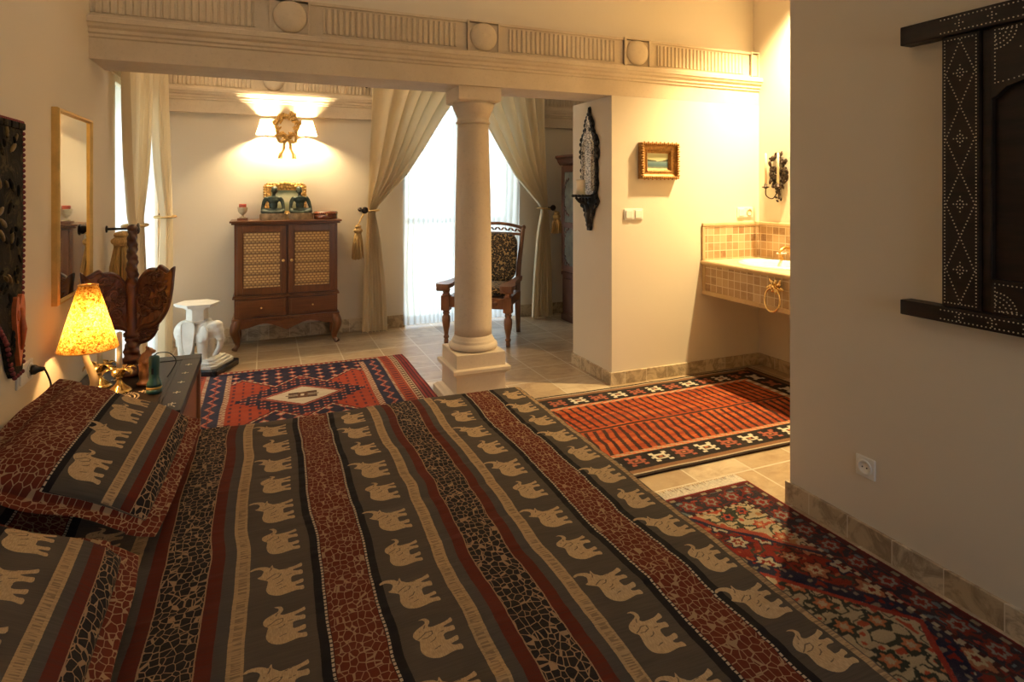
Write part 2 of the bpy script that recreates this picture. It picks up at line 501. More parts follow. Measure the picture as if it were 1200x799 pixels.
# ------------------------------------------------------------------ dense woven cloth helpers
def set_attr(me, name, typ, arr):
    a = me.attributes.new(name, typ, 'POINT')
    a.data.foreach_set({'FLOAT': 'value', 'FLOAT_VECTOR': 'vector', 'FLOAT_COLOR': 'color'}[typ], np.ascontiguousarray(arr, dtype=np.float32).ravel())
def grid_mesh(name, P, mats, attrs, skirt_z=None, smooth=True, flip=False):
    """P: (nx,ny,3) array of points -> one mesh; attrs: {name:(type, array(nx,ny,...))}"""
    nx, ny = P.shape[:2]
    V = P.reshape(-1, 3); idx = np.arange(nx*ny).reshape(nx, ny)
    q = np.stack([idx[:-1,:-1], idx[1:,:-1], idx[1:,1:], idx[:-1,1:]], -1).reshape(-1, 4)
    src = np.arange(nx*ny)
    if skirt_z is not None:
        ring = np.concatenate([idx[:-1,0], idx[-1,:-1], idx[:0:-1,-1], idx[0,:0:-1]])
        low = V[ring].copy(); low[:,2] = skirt_z
        b = len(V) + np.arange(len(ring))
        r2 = np.roll(ring, -1); b2 = np.roll(b, -1)
        q = np.concatenate([q, np.stack([ring, b, b2, r2], -1)]); V = np.concatenate([V, low]); src = np.concatenate([src, ring])
    if flip: q = q[:, ::-1]
    me = bpy.data.meshes.new(name); n = len(q)
    me.vertices.add(len(V)); me.vertices.foreach_set('co', V.astype(np.float32).ravel())
    me.loops.add(n*4); me.loops.foreach_set('vertex_index', q.astype(np.int32).ravel())
    me.polygons.add(n); me.polygons.foreach_set('loop_start', np.arange(0, n*4, 4, dtype=np.int32))
    me.polygons.foreach_set('use_smooth', np.full(n, smooth))
    me.update(calc_edges=True)
    for an, (typ, arr) in attrs.items():
        arr = np.asarray(arr); arr = arr.reshape(nx*ny, -1)[src]; set_attr(me, an, typ, arr)
    for m in (mats if isinstance(mats, (list, tuple)) else [mats]): me.materials.append(m)
    o = bpy.data.objects.new(name, me); COL.objects.link(o); return o
def hashf(a, b, s=0):
    h = np.sin(a*127.1 + b*311.7 + s*74.7)*43758.5453
    return h - np.floor(h)
def vnoise(x, y, s=0):
    xi, yi = np.floor(x), np.floor(y); fx, fy = x-xi, y-yi
    fx = fx*fx*(3-2*fx); fy = fy*fy*(3-2*fy)
    return (hashf(xi,yi,s)*(1-fx)+hashf(xi+1,yi,s)*fx)*(1-fy) + (hashf(xi,yi+1,s)*(1-fx)+hashf(xi+1,yi+1,s)*fx)*fy
def poly_sdf(px, py, poly):
    """signed distance, positive inside"""
    d = np.full(px.shape, 1e9); inside = np.zeros(px.shape, bool); n = len(poly)
    for i in range(n):
        x0, y0 = poly[i]; x1, y1 = poly[(i+1) % n]
        ex, ey = x1-x0, y1-y0; wx, wy = px-x0, py-y0
        t = np.clip((wx*ex+wy*ey)/(ex*ex+ey*ey+1e-12), 0, 1)
        d = np.minimum(d, np.hypot(wx-ex*t, wy-ey*t))
        c = ((y0 <= py) & (y1 > py)) | ((y1 <= py) & (y0 > py))
        inside ^= c & (px < x0 + (py-y0)/(y1-y0+1e-12)*ex)
    return np.where(inside, d, -d)
def line_dist(px, py, lines):
    d = np.full(px.shape, 1e9)
    for L in lines:
        for (x0, y0), (x1, y1) in zip(L[:-1], L[1:]):
            ex, ey = x1-x0, y1-y0; wx, wy = px-x0, py-y0
            t = np.clip((wx*ex+wy*ey)/(ex*ex+ey*ey+1e-12), 0, 1)
            d = np.minimum(d, np.hypot(wx-ex*t, wy-ey*t))
    return d
def smooth_poly(p, n=3):
    P = [Vector((a, b, 0)) for a, b in p]; out = []; N = len(P)
    for i in range(N):
        a, b, c, d = P[i-1], P[i], P[(i+1) % N], P[(i+2) % N]
        for k in range(n):
            t = k/n
            q = .5*((2*b)+(c-a)*t+(2*a-5*b+4*c-d)*t*t+(3*b-a-3*c+d)*t**3); out.append((q.x, q.y))
    return out
_legs = [(.83,.38),(.85,.22),(.90,.10),(.92,.06),(.80,.05),(.76,.18),(.72,.27),(.68,.17),(.67,.06),(.54,.06),(.55,.18),(.52,.29),(.42,.30),(.33,.29),(.33,.18),(.36,.06),(.24,.06),(.22,.16),(.19,.23),(.14,.15),(.13,.05),(.0,.05),(.02,.2)]
_back = [(-.02,.40),(-.03,.54),(.03,.68),(.13,.77),(.27,.81),(.42,.79),(.54,.78)]
EL_UP = smooth_poly(_back + [(.60,.86),(.66,.95),(.70,.99),(.73,.92),(.80,.88),(.88,.86),(.95,.92),(.985,1.02),(.96,1.10),(.99,1.14),(1.05,1.05),(1.055,.92),(1.01,.79),(.95,.73),(1.03,.69),(1.04,.67),(.93,.655),(.88,.60),(.82,.52)] + _legs)
EL_DN = smooth_poly(_back + [(.61,.84),(.70,.88),(.80,.86),(.87,.79),(.93,.69),(.98,.60),(1.05,.585),(1.10,.64),(1.12,.72),(1.135,.62),(1.10,.53),(1.02,.49),(.94,.51),(.885,.555),(.83,.50)] + _legs)
EL_LN_UP = [[(.60,.80),(.66,.72),(.72,.60),(.68,.50),(.60,.56),(.57,.68)], [(.78,.80),(.80,.79)], [(.84,.74),(.90,.70),(.95,.70)], [(.40,.60),(.44,.50),(.50,.46)], [(.20,.55),(.24,.42)], [(.32,.62),(.36,.50)], [(.60,.40),(.62,.28)], [(.80,.46),(.82,.34)]]
EL_LN_DN = [[(.60,.80),(.66,.70),(.73,.62),(.72,.50),(.63,.50),(.57,.62),(.58,.72)], [(.78,.74),(.80,.73)], [(.84,.64),(.90,.62),(.94,.60)], [(.42,.58),(.46,.48),(.52,.46)], [(.20,.55),(.24,.42)], [(.60,.40),(.62,.28)]]
HP = .387; C0 = .193
def elephants(S, T_, items):
    """items: (s_centre, t_centre, up, scale). head to +t, feet to +s"""
    sd = np.full(S.shape, -1.0); ln = np.full(S.shape, 1.0)
    for sc, tc, up, L in items:
        m = (np.abs(S-sc) < L*.9) & (np.abs(T_-tc) < L*.9)
        if not m.any(): continue
        ex = (T_[m]-tc)/L + .5; ey = -(S[m]-sc)/L + .40
        d = poly_sdf(ex, ey, EL_UP if up else EL_DN)*L
        sd[m] = np.maximum(sd[m], d)
        ln[m] = np.minimum(ln[m], line_dist(ex, ey, EL_LN_UP if up else EL_LN_DN)*L)
    return sd, ln

# ------------------------------------------------------------------ the striped elephant cloth (bedspread and shams)
k = NT('elephant_stripe_cloth')
at = k.n('Attribute'); at.attribute_name = 'cloth'
se = k.n('Attribute'); se.attribute_name = 'eleph'; sl = k.n('Attribute'); sl.attribute_name = 'eline'
xyz = k.n('SeparateXYZ'); k.l(at.outputs['Vector'], xyz.inputs[0]); r_, s_, t_ = xyz.outputs
cv = k.n('CombineXYZ'); k.l(s_, cv.inputs[0]); k.l(t_, cv.inputs[1]); st_ = cv.outputs[0]
jit = k.math('MULTIPLY', k.math('SUBTRACT', k.noise(st_, 180, 2), .5), .0022)
r2 = k.math('ADD', r_, jit)
GREY = (.088,.071,.057); TAN = (.45,.305,.168); RED = (.105,.015,.009); BLK = (.012,.010,.012); GRED = (.115,.021,.012); LT = (.31,.205,.12)
def rp_(x): return x/.4
st = k.ramp(k.math('DIVIDE', r2, .4), [(0, GRED), (rp_(.0555), BLK), (rp_(.083), GREY), (rp_(.236), TAN), (rp_(.271), (.078,.068,.060)), (rp_(.300), RED), (rp_(.333), BLK)], 'CONSTANT')
# grey ground: fine ribs across the stripes
rib = k.noise(k.mapv(st_, (10, 260, 1)), 1, 2, .5)
st = k.mix(k.math('MULTIPLY', k.ramp(rib, [(.35, 0), (.65, .35)]), k.math('GREATER_THAN', r2, .083)), st, (.040,.032,.027))
# giraffe net
vo = k.n('TexVoronoi', feature='DISTANCE_TO_EDGE'); vo.inputs['Scale'].default_value = 1; vo.inputs['Randomness'].default_value = .62
wob = k.n('MixRGB', blend_type='ADD'); wob.inputs[0].default_value = .006
k.l(st_, wob.inputs[1]); k.l(k.noise(st_, 30, 2, .5, 0, True), wob.inputs[2])
k.l(k.mapv(wob.outputs[0], (58, 44, 1)), vo.inputs['Vector'])
net = k.math('LESS_THAN', vo.outputs['Distance'], .050)
gir = k.math('ADD', k.math('LESS_THAN', r2, .0545), k.math('GREATER_THAN', r2, .3345), clamp=True)
st = k.mix(k.math('MULTIPLY', net, gir), st, LT)
edge = k.math('MULTIPLY', k.math('GREATER_THAN', r2, .3325), k.math('LESS_THAN', r2, .3355)); st = k.mix(edge, st, LT)
# dashed cream cord
dash = k.math('GREATER_THAN', k.math('FRACT', k.math('DIVIDE', t_, .0125)), .3)
cord = k.math('MULTIPLY', k.math('GREATER_THAN', r2, .0575), k.math('LESS_THAN', r2, .0635))
st = k.mix(k.math('MULTIPLY', dash, cord), st, (.45,.37,.27))
# scratchy ticks in the tan band
tk = k.noise(k.mapv(st_, (20, 190, 1)), 1, 1, .5, .3)
inb = k.math('MULTIPLY', k.math('GREATER_THAN', r2, .244), k.math('LESS_THAN', r2, .263))
st = k.mix(k.math('MULTIPLY', inb, k.ramp(tk, [(.50, 0), (.56, .75)])), st, (.17,.115,.07))
# embroidered elephants
ej = k.math('ADD', se.outputs['Fac'], k.math('MULTIPLY', k.math('SUBTRACT', k.noise(st_, 320, 1), .5), .0016))
em_ = k.math('GREATER_THAN', ej, 0)
stit = k.noise(k.mapv(st_, (420, 90, 1)), 1, 2)
tanv = k.ramp(stit, [(.35, (.38,.262,.145)), (.65, (.52,.375,.222))])
st = k.mix(em_, st, tanv)
lnm = k.math('MULTIPLY', k.math('LESS_THAN', sl.outputs['Fac'], .0015), em_)
st = k.mix(k.math('MULTIPLY', lnm, .85), st, (.10,.075,.055))
weave = k.noise(k.mapv(st_, (900, 900, 1)), 1, 2)
wr = k.noise(k.mapv(st_, (14, 60, 1)), 1, 3, .55)
hgt = k.math('ADD', k.math('MULTIPLY', weave, .25), k.math('ADD', k.math('MULTIPLY', em_, .35), k.math('MULTIPLY', wr, .9)))
k.bsdf(st, .88, 0, k.bump(hgt, .6, .003), Specular_IOR_Level=.12)
M['eleph'] = k.mat

# ------------------------------------------------------------------ bed (under the bedspread)
M['darkwood'] = wood('dark_wood', (.020,.011,.007), (.055,.028,.016), .4)
M['linen'] = simple('white_linen', (.70,.66,.58), .9, var=.05, scale=200)
BXH, BXF, BYN, BYF, BZ = XL+.02, 1.212, .62, 2.82, .425
t = thing('bed', 'low double bed with dark wooden legs under the elephant striped bedspread', 'bed', ((BXH+BXF)/2, (BYN+BYF)/2, 0))
hx, hy = (BXF-BXH)/2-.03, (BYF-BYN)/2-.03
b = MB()
for sy in (-1, 1): b.b2((-hx, sy*hy-.02*sy-.02, .10), (hx, sy*hy-.02*sy+.02, .21), .005)
for sx in (-1, 1): b.b2((sx*hx-.02*sx-.02, -hy+.041, .10), (sx*hx-.02*sx+.02, hy-.041, .21), .005)
for i in range(9): b.b2((-hx+.1+i*.22, -hy+.042, .18), (-hx+.19+i*.22, hy-.042, .20))
b.build('bed_frame', M['darkwood'], t)
for sx in (-1, 1):
    for sy in (-1, 1): MB().lathe([(.025,0),(.035,.03),(.04,.099)], 16, M=T(sx*(hx-.07), sy*(hy-.07), 0)).build('leg', M['darkwood'], t)
MB().b2((-hx+.005, -hy+.005, .212), (hx-.005, hy-.005, .418), .05).build('mattress', M['linen'], t)

# ------------------------------------------------------------------ bedspread
def bed_rise(x, y):
    u = np.clip((-.38-x)/.40, 0, 1); return .16*u*u*(3-2*u)
def make_bedspread():
    top_s = BXF-BXH; hang = .30; R = .030
    sb = [0.0]
    while sb[-1] < top_s+hang:
        q = abs((BXH+sb[-1]-C0+HP*20) % (2*HP)); q = min(q, 2*HP-q)
        sb.append(sb[-1]+(.0030 if .083 < q < .232 and sb[-1] < top_s-.02 and sb[-1] > .25 else .0062))
    s = np.array(sb); L_ = BYF-BYN
    tt = np.concatenate([np.arange(-hang, 0, .010), np.arange(0, L_, .0034), np.arange(L_, L_+hang, .010)])
    S, TT = np.meshgrid(s, tt, indexing='ij')
    W = BYF-BYN
    # fold over rounded edges
    def fold(q, L):       # q distance along the cloth past edge start
        a = np.clip((q-(L-R))/(R), 0, PI/2)
        x = np.where(q < L-R, q, (L-R)+R*np.sin(a)); z = np.where(q < L-R, 0, -R*(1-np.cos(a)))
        ex = np.maximum(q-(L-R)-R*PI/2, 0)
        return x, z-ex
    xs, zs = fold(S, top_s)
    half = W/2; tc = TT-half; yy, zt = fold(np.abs(tc), half); yy = yy*np.sign(tc)
    X = BXH+xs; Y = BYN+half+yy; Z = BZ+.022+zs+zt
    Z = np.maximum(Z, .14)
    flat = np.clip((.02+zs+zt)/.02, 0, 1)
    Z = Z + bed_rise(X, Y)
    rel = vnoise(X*3.1, Y*3.7, 1)-.5
    rip = (vnoise(X*5, Y*22, 2)-.5)*.006 + (vnoise(X*9, Y*50, 3)-.5)*.0032
    Z = Z + flat*(rel*.012 + rip)
    # hems hang in soft folds
    hx_ = np.maximum(-zs-.05, 0); hy_ = np.maximum(-zt-.05, 0)
    X = X + hx_*.10*(1+.8*np.sin(Y*23)) + .004; Y = Y + np.sign(tc)*(hy_*.10*(1+.8*np.sin(X*21)) + .0)
    # pattern coordinates, the weave drifts a little
    PS = BXH+S + (vnoise(X*1.7, Y*4.5, 5)-.5)*.020 + (vnoise(X*6, Y*11, 6)-.5)*.006
    PT = BYN+TT + (vnoise(X*2.2, Y*2.2, 8)-.5)*.02
    q = np.abs((PS-C0+HP*20) % (2*HP)); r = np.minimum(q, 2*HP-q)
    PE = BXH+S; bord = PE > 1.168
    r = np.where(bord, .10, r)
    r = np.where((PE > 1.171) & (PE < 1.193), .2535, r)
    items = []
    for ck in (-2, 0, 2):
        c = C0+ck*HP
        for sg, ph in ((-1, 0), (1, 1)):
            for n in range(-3, 16):
                y0 = 1.30 + n*.174 + (0 if sg < 0 else -.006)
                items.append((c+sg*.157+(.008 if (ck, sg) != (2, 1) else -.003)+(hashf(n*1.0,ck*3.0+sg)-.5)*.006, y0, (n+ph) % 2 == 0, .113+.006*((n+ph) % 2 == 0)))
    sd, ln = elephants(PS, PT, items)
    sd = np.where(PE > 1.168, -1, sd)
    o = grid_mesh('bedspread', np.stack([X, Y, Z], -1), M['eleph'], {
        'cloth': ('FLOAT_VECTOR', np.stack([r, PS, PT], -1)), 'eleph': ('FLOAT', sd), 'eline': ('FLOAT', ln)})
    return o
bs = tag(make_bedspread(), 'woven bedspread with rows of tan elephants, red stripes and giraffe-print bands', 'bedspread')

# ------------------------------------------------------------------ pillow shams
def make_sham(name, label, Mx, tofs, el_items, ph=0.0):
    nu, nv = 190, 260
    hw, hl, fl = .215, .335, .045
    def sheet(sgn, thick):
        u = np.linspace(-1, 1, nu)*(hw+fl); v = np.linspace(-1, 1, nv)*(hl+fl)
        U, V = np.meshgrid(u, v, indexing='ij')
        a = np.clip(1-(np.abs(U)/hw)**2.6, 0, 1); b = np.clip(1-(np.abs(V)/hl)**3.4, 0, 1)
        h = thick*(a*b)**.42
        fold = (vnoise(U*9+ph, V*9, 21)-.5)*.016*np.sqrt(np.clip(h/.05, 0, 1))
        Z = sgn*(h+.003) + (fold if sgn > 0 else 0)
        # soft corners and wavy flange
        edge = np.clip((np.maximum(np.abs(U)/(hw+fl), np.abs(V)/(hl+fl))-.78)/.22, 0, 1)
        Z = Z + edge*((np.sin(V*19+ph)*.007*(np.abs(U) > hw-.03)) + np.sin(U*23+ph)*.007*(np.abs(V) > hl-.03)) - .010*edge*(sgn > 0) 
        pin = 1-.035*(np.abs(V)/(hl+fl))**4; pin2 = 1-.03*(np.abs(U)/(hw+fl))**4
        w = U+hw+fl*0
        r = np.where(w < .155, .01+.038*np.clip(w, 0, 1)/.155, .0545+(w-.155)*.333/(.43-.155)*1.0)
        r = np.where(w < .0, .02, np.where(w > .43, .02, r))
        r = np.where(np.abs(V) > hl-.004, .02, r)
        r = np.clip(r, 0, .387)
        PS = U+3.3+ph; PT = V+tofs
        sd, ln = elephants(U, V, el_items)
        sd = np.where((np.abs(V) > hl-.004) | (U > .105), -1, sd)
        P = np.stack([U*pin, V*pin2, Z], -1)
        return P, {'cloth': ('FLOAT_VECTOR', np.stack([r, PS, PT], -1)), 'eleph': ('FLOAT', sd), 'eline': ('FLOAT', ln)}
    P1, A1 = sheet(1, .060); P0, A0 = sheet(-1, .028)
    # weld the two sheets at the rim by averaging it, then build as one mesh
    rim = np.zeros((nu, nv), bool); rim[0] = rim[-1] = True; rim[:,0] = rim[:,-1] = True
    P0[rim] = P1[rim]
    PP = np.concatenate([P1, P0[:, ::-1]], 1)
    AA = {q: (A1[q][0], np.concatenate([A1[q][1], A0[q][1][:, ::-1]], 1)) for q in A1}
    o = grid_mesh(name, PP, M['eleph'], AA)
    o.matrix_world = Mx
    return tag(o, label, 'pillow', 'elephant pillow shams')
def sham_matrix(cx, cy, cz, tilt, yaw, roll=0):
    # local x runs down the slope towards the foot of the bed
    return T(cx, cy, cz) @ RZ(yaw) @ RY(tilt) @ RX(roll)
make_sham('pillow_sham', 'elephant pillow sham beside the chest, lit by the lamp along its upper edge',
     sham_matrix(-.475, 2.225, .648, math.radians(24), math.radians(-2), math.radians(3)), 0, [(.022, -.235, False, .118), (.022, -.055, True, .124), (.022, .115, False, .118), (.022, .275, True, .12)])
make_sham('pillow_sham', 'elephant pillow sham lying nearer the middle of the bed, cut off by the photo corner',
     sham_matrix(-.500, 1.345, .650, math.radians(24), math.radians(2), math.radians(1)), 5, [(.022, -.26, True, .12), (.022, -.09, False, .12), (.022, .08, True, .122), (.022, .25, False, .12)], 4.0)

# ------------------------------------------------------------------ rugs
def mk_rug(name, hk=.5):
    k = NT(name); a = k.n('Attribute'); a.attribute_name = 'Col'
    p = k.world(); n = k.noise(p, 260, 3, .7); n2 = k.noise(p, 7, 4, .6)
    c = k.mix(k.ramp(n2, [(.3, 0), (.8, .10)]), a.outputs['Color'], (.30,.22,.15))
    c = k.mix(.35, c, k.ramp(n, [(.25, .25), (.75, 1)]), 'MULTIPLY')
    k.bsdf(c, .95, 0, k.bump(n, hk, .006), Specular_IOR_Level=.1); return k.mat
M['rug'] = mk_rug('knotted_wool'); M['fringe'] = simple('cotton_fringe', (.80,.73,.60), .9, var=.2, scale=90)
def paint(base, *layers):
    c = np.empty(base.shape+(3,)); c[:] = 0
    return c
class Art:
    def __init__(self, shape): self.c = np.zeros(shape+(3,))
    def put(self, mask, col): self.c[mask] = col
def rug(name, label, X0, X1, Y0, Y1, cell, fn, warp=.008, z=.011):
    xs = np.arange(X0, X1+1e-6, cell); ys = np.arange(Y0, Y1+1e-6, cell)
    X, Y = np.meshgrid(xs, ys, indexing='ij')
    col = fn(X-(X0+X1)/2, Y-(Y0+Y1)/2, (X1-X0)/2, (Y1-Y0)/2)
    wx = (vnoise(X*1.3, Y*4.2, 31)-.5)*warp*2; wy = (vnoise(X*4.2, Y*1.3, 32)-.5)*warp*2
    Z = z + (vnoise(X*6, Y*6, 33)-.5)*.004 + (hashf(X*1000, Y*1000, 3)-.5)*.0012
    v = 1+.16*(hashf(np.floor(Y/cell/3), np.floor(Y/cell/3)*0+4)-.5)[..., None]   # abrash
    A = np.concatenate([np.clip(col*v, 0, 1), np.ones(X.shape+(1,))], -1)
    o = grid_mesh(name, np.stack([X+wx, Y+wy, Z], -1), M['rug'], {'Col': ('FLOAT_COLOR', A)}, skirt_z=.002, smooth=False)
    return tag(o, label, 'rug')
NAVY = (.012,.013,.034); DKR = (.085,.012,.012); CRIM = (.22,.030,.022); ORG = (.34,.050,.022); CRM = (.58,.46,.30); PINK = (.46,.15,.10); BRN = (.09,.045,.028); TEAL = (.10,.13,.14); BLACK = (.016,.013,.014)
def stepq(a, q): return np.floor(a/q)*q+q/2
def flower(c, mx, my, R, cols):
    """little stepped stars"""
    d = np.maximum(np.abs(mx), np.abs(my)); d1 = np.abs(mx)+np.abs(my)
    c[(d1 < R) | ((d < R*.72))] = cols[0]
    c[(d1 < R*.55)] = cols[1]
    c[(d1 < R*.22)] = cols[2]
def cell1(x, p): return x-(np.floor(x/p)+.5)*p
def art_sitting(x, y, hx, hy):
    c = np.empty(x.shape+(3,)); c[:] = CRIM
    ex, ey = hx-np.abs(x), hy-np.abs(y); par = np.floor(y/.03).astype(int)
    # field
    c[:] = ORG
    ax, ay = np.abs(x), np.abs(y)
    FX, FY = hx-.40, hy-.10
    zig = .045*np.abs(((x/.11) % 2)-1)
    hexa = FY*.96 - np.clip((.34-ax)*0, 0, 1) - .20*np.clip((ax*0+.30-np.abs(ax-.30))/.30, 0, 1)*0
    # navy corner pieces with zigzag edge
    lim = np.interp(ax, [0,.18,.40,.49], [.47,.27,.52,.42])
    lim2 = lim
    navy = ay > lim2
    c[navy] = NAVY
    g = (ay > lim2-.045) & ~navy; c[g] = DKR
    g = (ay > lim2-.024) & (ay <= lim2-.008); c[g & ((np.floor(x/.018)) % 2 == 0)] = CRM; c[g & ((np.floor(x/.018)) % 2 == 1)] = PINK
    g = navy; mx, my = cell1(x, .10), cell1(y-.02, .10)
    c[g & (np.abs(mx)+np.abs(my) < .030)] = PINK; c[g & (np.abs(mx)+np.abs(my) < .013)] = CRM
    c[g & (np.abs(mx) < .006) & (np.abs(my) < .045) & (np.abs(my) > .03)] = CRIM
    # little marks in the red field
    g = ~navy & (ay < lim2-.045); mx, my = cell1(x, .06), cell1(y, .075)
    c[g & (np.abs(mx) < .008) & (np.abs(my) < .020)] = (.10,.02,.03)
    # stepped navy medallion
    d = stepq(ax, .036)/.46 + stepq(ay, .030)/.40
    m = (d < 1) & (ay < lim2-.045); c[m] = NAVY
    m2 = m & (d > .62); mx, my = cell1(x+.02, .066), cell1(y, .058)
    c[m2 & (np.abs(mx) < .019) & (np.abs(my) < .012)] = PINK; c[m2 & (np.abs(mx) < .007) & (np.abs(my) < .012)] = CRIM
    d2 = ax/.30 + ay/.235
    c[d2 < 1.0] = DKR; c[d2 < .93] = PINK; c[d2 < .88] = CRIM; c[d2 < .80] = (.62,.52,.38)
    k1 = (np.abs(ax-.062) < .034) & (np.abs(ay-.038) < .024); c[k1 & (d2 < .75)] = BRN
    c[(ax < .030) & (ay < .058)] = (.13,.055,.028); c[(ax < .11) & (ay < .010)] = BRN
    c[(ax < .012) & (ay < .018)] = (.62,.52,.38)
    # side borders (short ends have the wider set)
    def band(e, a, b): return (e >= a) & (e < b)
    inner = ey > .10
    g = band(ex, .36, .40); c[g & inner] = CRM; c[g & inner & ((np.floor(y/.016)+np.floor(x/.016)) % 2 == 0)] = CRIM
    g = band(ex, .24, .36) & (ey > .055); c[g] = (.024,.026,.055)
    z1 = np.abs(((y/.07) % 2)-1)*.05; c[g & (np.abs(ex-.275-z1) < .010)] = PINK; c[g & (np.abs(ex-.30) < .004)] = CRIM
    g = band(ex, .22, .24); c[g] = CRIM; c[g & (np.floor(y/.014) % 2 == 0)] = CRM
    g = band(ex, .14, .22); c[g] = (.34,.065,.030); mx = cell1(y, .05); c[g & (np.abs(mx) < .010) & (np.abs(ex-.18) < .022)] = (.09,.02,.03)
    # long side guard
    g = (ey < .10) & (ex > .24); c[g] = CRIM
    c[g & band(ey, .055, .10)] = NAVY; c[g & band(ey, .018, .05)] = (.33,.09,.06); c[g & band(ey, .022, .046) & (np.floor(x/.02) % 2 == 0)] = CRM; c[g & band(ey, .029, .039)] = CRIM
    # kilim ends
    g = ex < .14; c[g] = (.19,.028,.032)
    c[g & (np.floor(ex/.010) % 3 == 0)] = (.075,.016,.028); c[g & (np.floor(ex/.010) % 5 == 2)] = (.30,.06,.05)
    g = band(ex, .095, .14); c[g] = CRM; c[g & (np.abs(ex-.118) < .010) & (np.floor(y/.024) % 2 == 0)] = BRN; c[g & (np.abs(ex-.102) < .003)] = BRN; c[g & (np.abs(ex-.133) < .003)] = CRIM
    c[ex < .008] = (.10,.02,.025)
    return c
def art_wash(x, y, hx, hy):
    c = np.empty(x.shape+(3,)); ex, ey = hx-np.abs(x), hy-np.abs(y)
    fld = (.36,.066,.018)
    c[:] = fld; hue = vnoise(x*4, y*40, 9); c[hue > .6] = (.27,.045,.015); c[hue < .25] = (.42,.10,.03)
    dy = y+.012
    slant = np.where(dy > 0, x+.06*dy, x-.20*dy)
    slant = slant+(vnoise(x*8, y*14, 13)-.5)*.016; fr = (slant/.060) % 1; wid = np.where(dy > 0, .34, .42)
    c[(fr < wid) & (np.abs(dy) > .018)] = (.035,.014,.012)
    c[(np.abs(dy) < .012)] = (.045,.016,.012)
    g = ey < .255; c[g] = (.42,.30,.19)
    c[(ey < .255) & (ey > .225) & (np.floor(x/.045+.6*np.floor(ey/.012)) % 2 == 0)] = (.50,.13,.05)
    g = (ey < .225) & (ey > .065); c[g] = BLACK
    mx = cell1(x, .155); par = np.floor(x/.155) % 2; my = ey-.145
    ang = np.abs(mx)+np.abs(my)
    star = g & (((np.abs(mx) < .042) & (np.abs(my) < .026)) | ((np.abs(np.abs(mx)-.040) < .014) & (np.abs(np.abs(my)-.040) < .010)) | ((np.abs(mx) < .058) & (np.abs(my) < .009)))
    c[star & (par == 0)] = (.62,.55,.43); c[star & (par == 1)] = (.32,.09,.055)
    c[g & (np.abs(mx) < .024) & (np.abs(my) < .014)] = (.08,.035,.02); c[g & (np.abs(mx) < .010) & (np.abs(my) < .007)] = (.55,.20,.10)
    # short ends
    g = (ex < .23) & (ey > .07); c[g] = BLACK
    my2 = cell1(y, .155); mx2 = ex-.14; p2 = np.floor(y/.155) % 2
    st2 = g & (((np.abs(my2) < .042) & (np.abs(mx2) < .026)) | ((np.abs(np.abs(my2)-.040) < .014) & (np.abs(np.abs(mx2)-.040) < .010)))
    c[st2 & (p2 == 0)] = (.60,.52,.40); c[st2 & (p2 == 1)] = (.32,.09,.055)
    g = (ex >= .23) & (ex < .27) & (ey > .25); c[g] = (.40,.27,.16); c[g & (np.floor(y/.04) % 2 == 0)] = (.60,.52,.40)
    g = (ey < .065); c[g] = (.20,.10,.05); c[(ey < .030) & (ey > .018)] = (.46,.38,.28); c[ey < .018] = (.03,.018,.014)
    g = ex < .06; c[g] = (.16,.08,.045); c[ex < .015] = (.03,.018,.014)
    return c
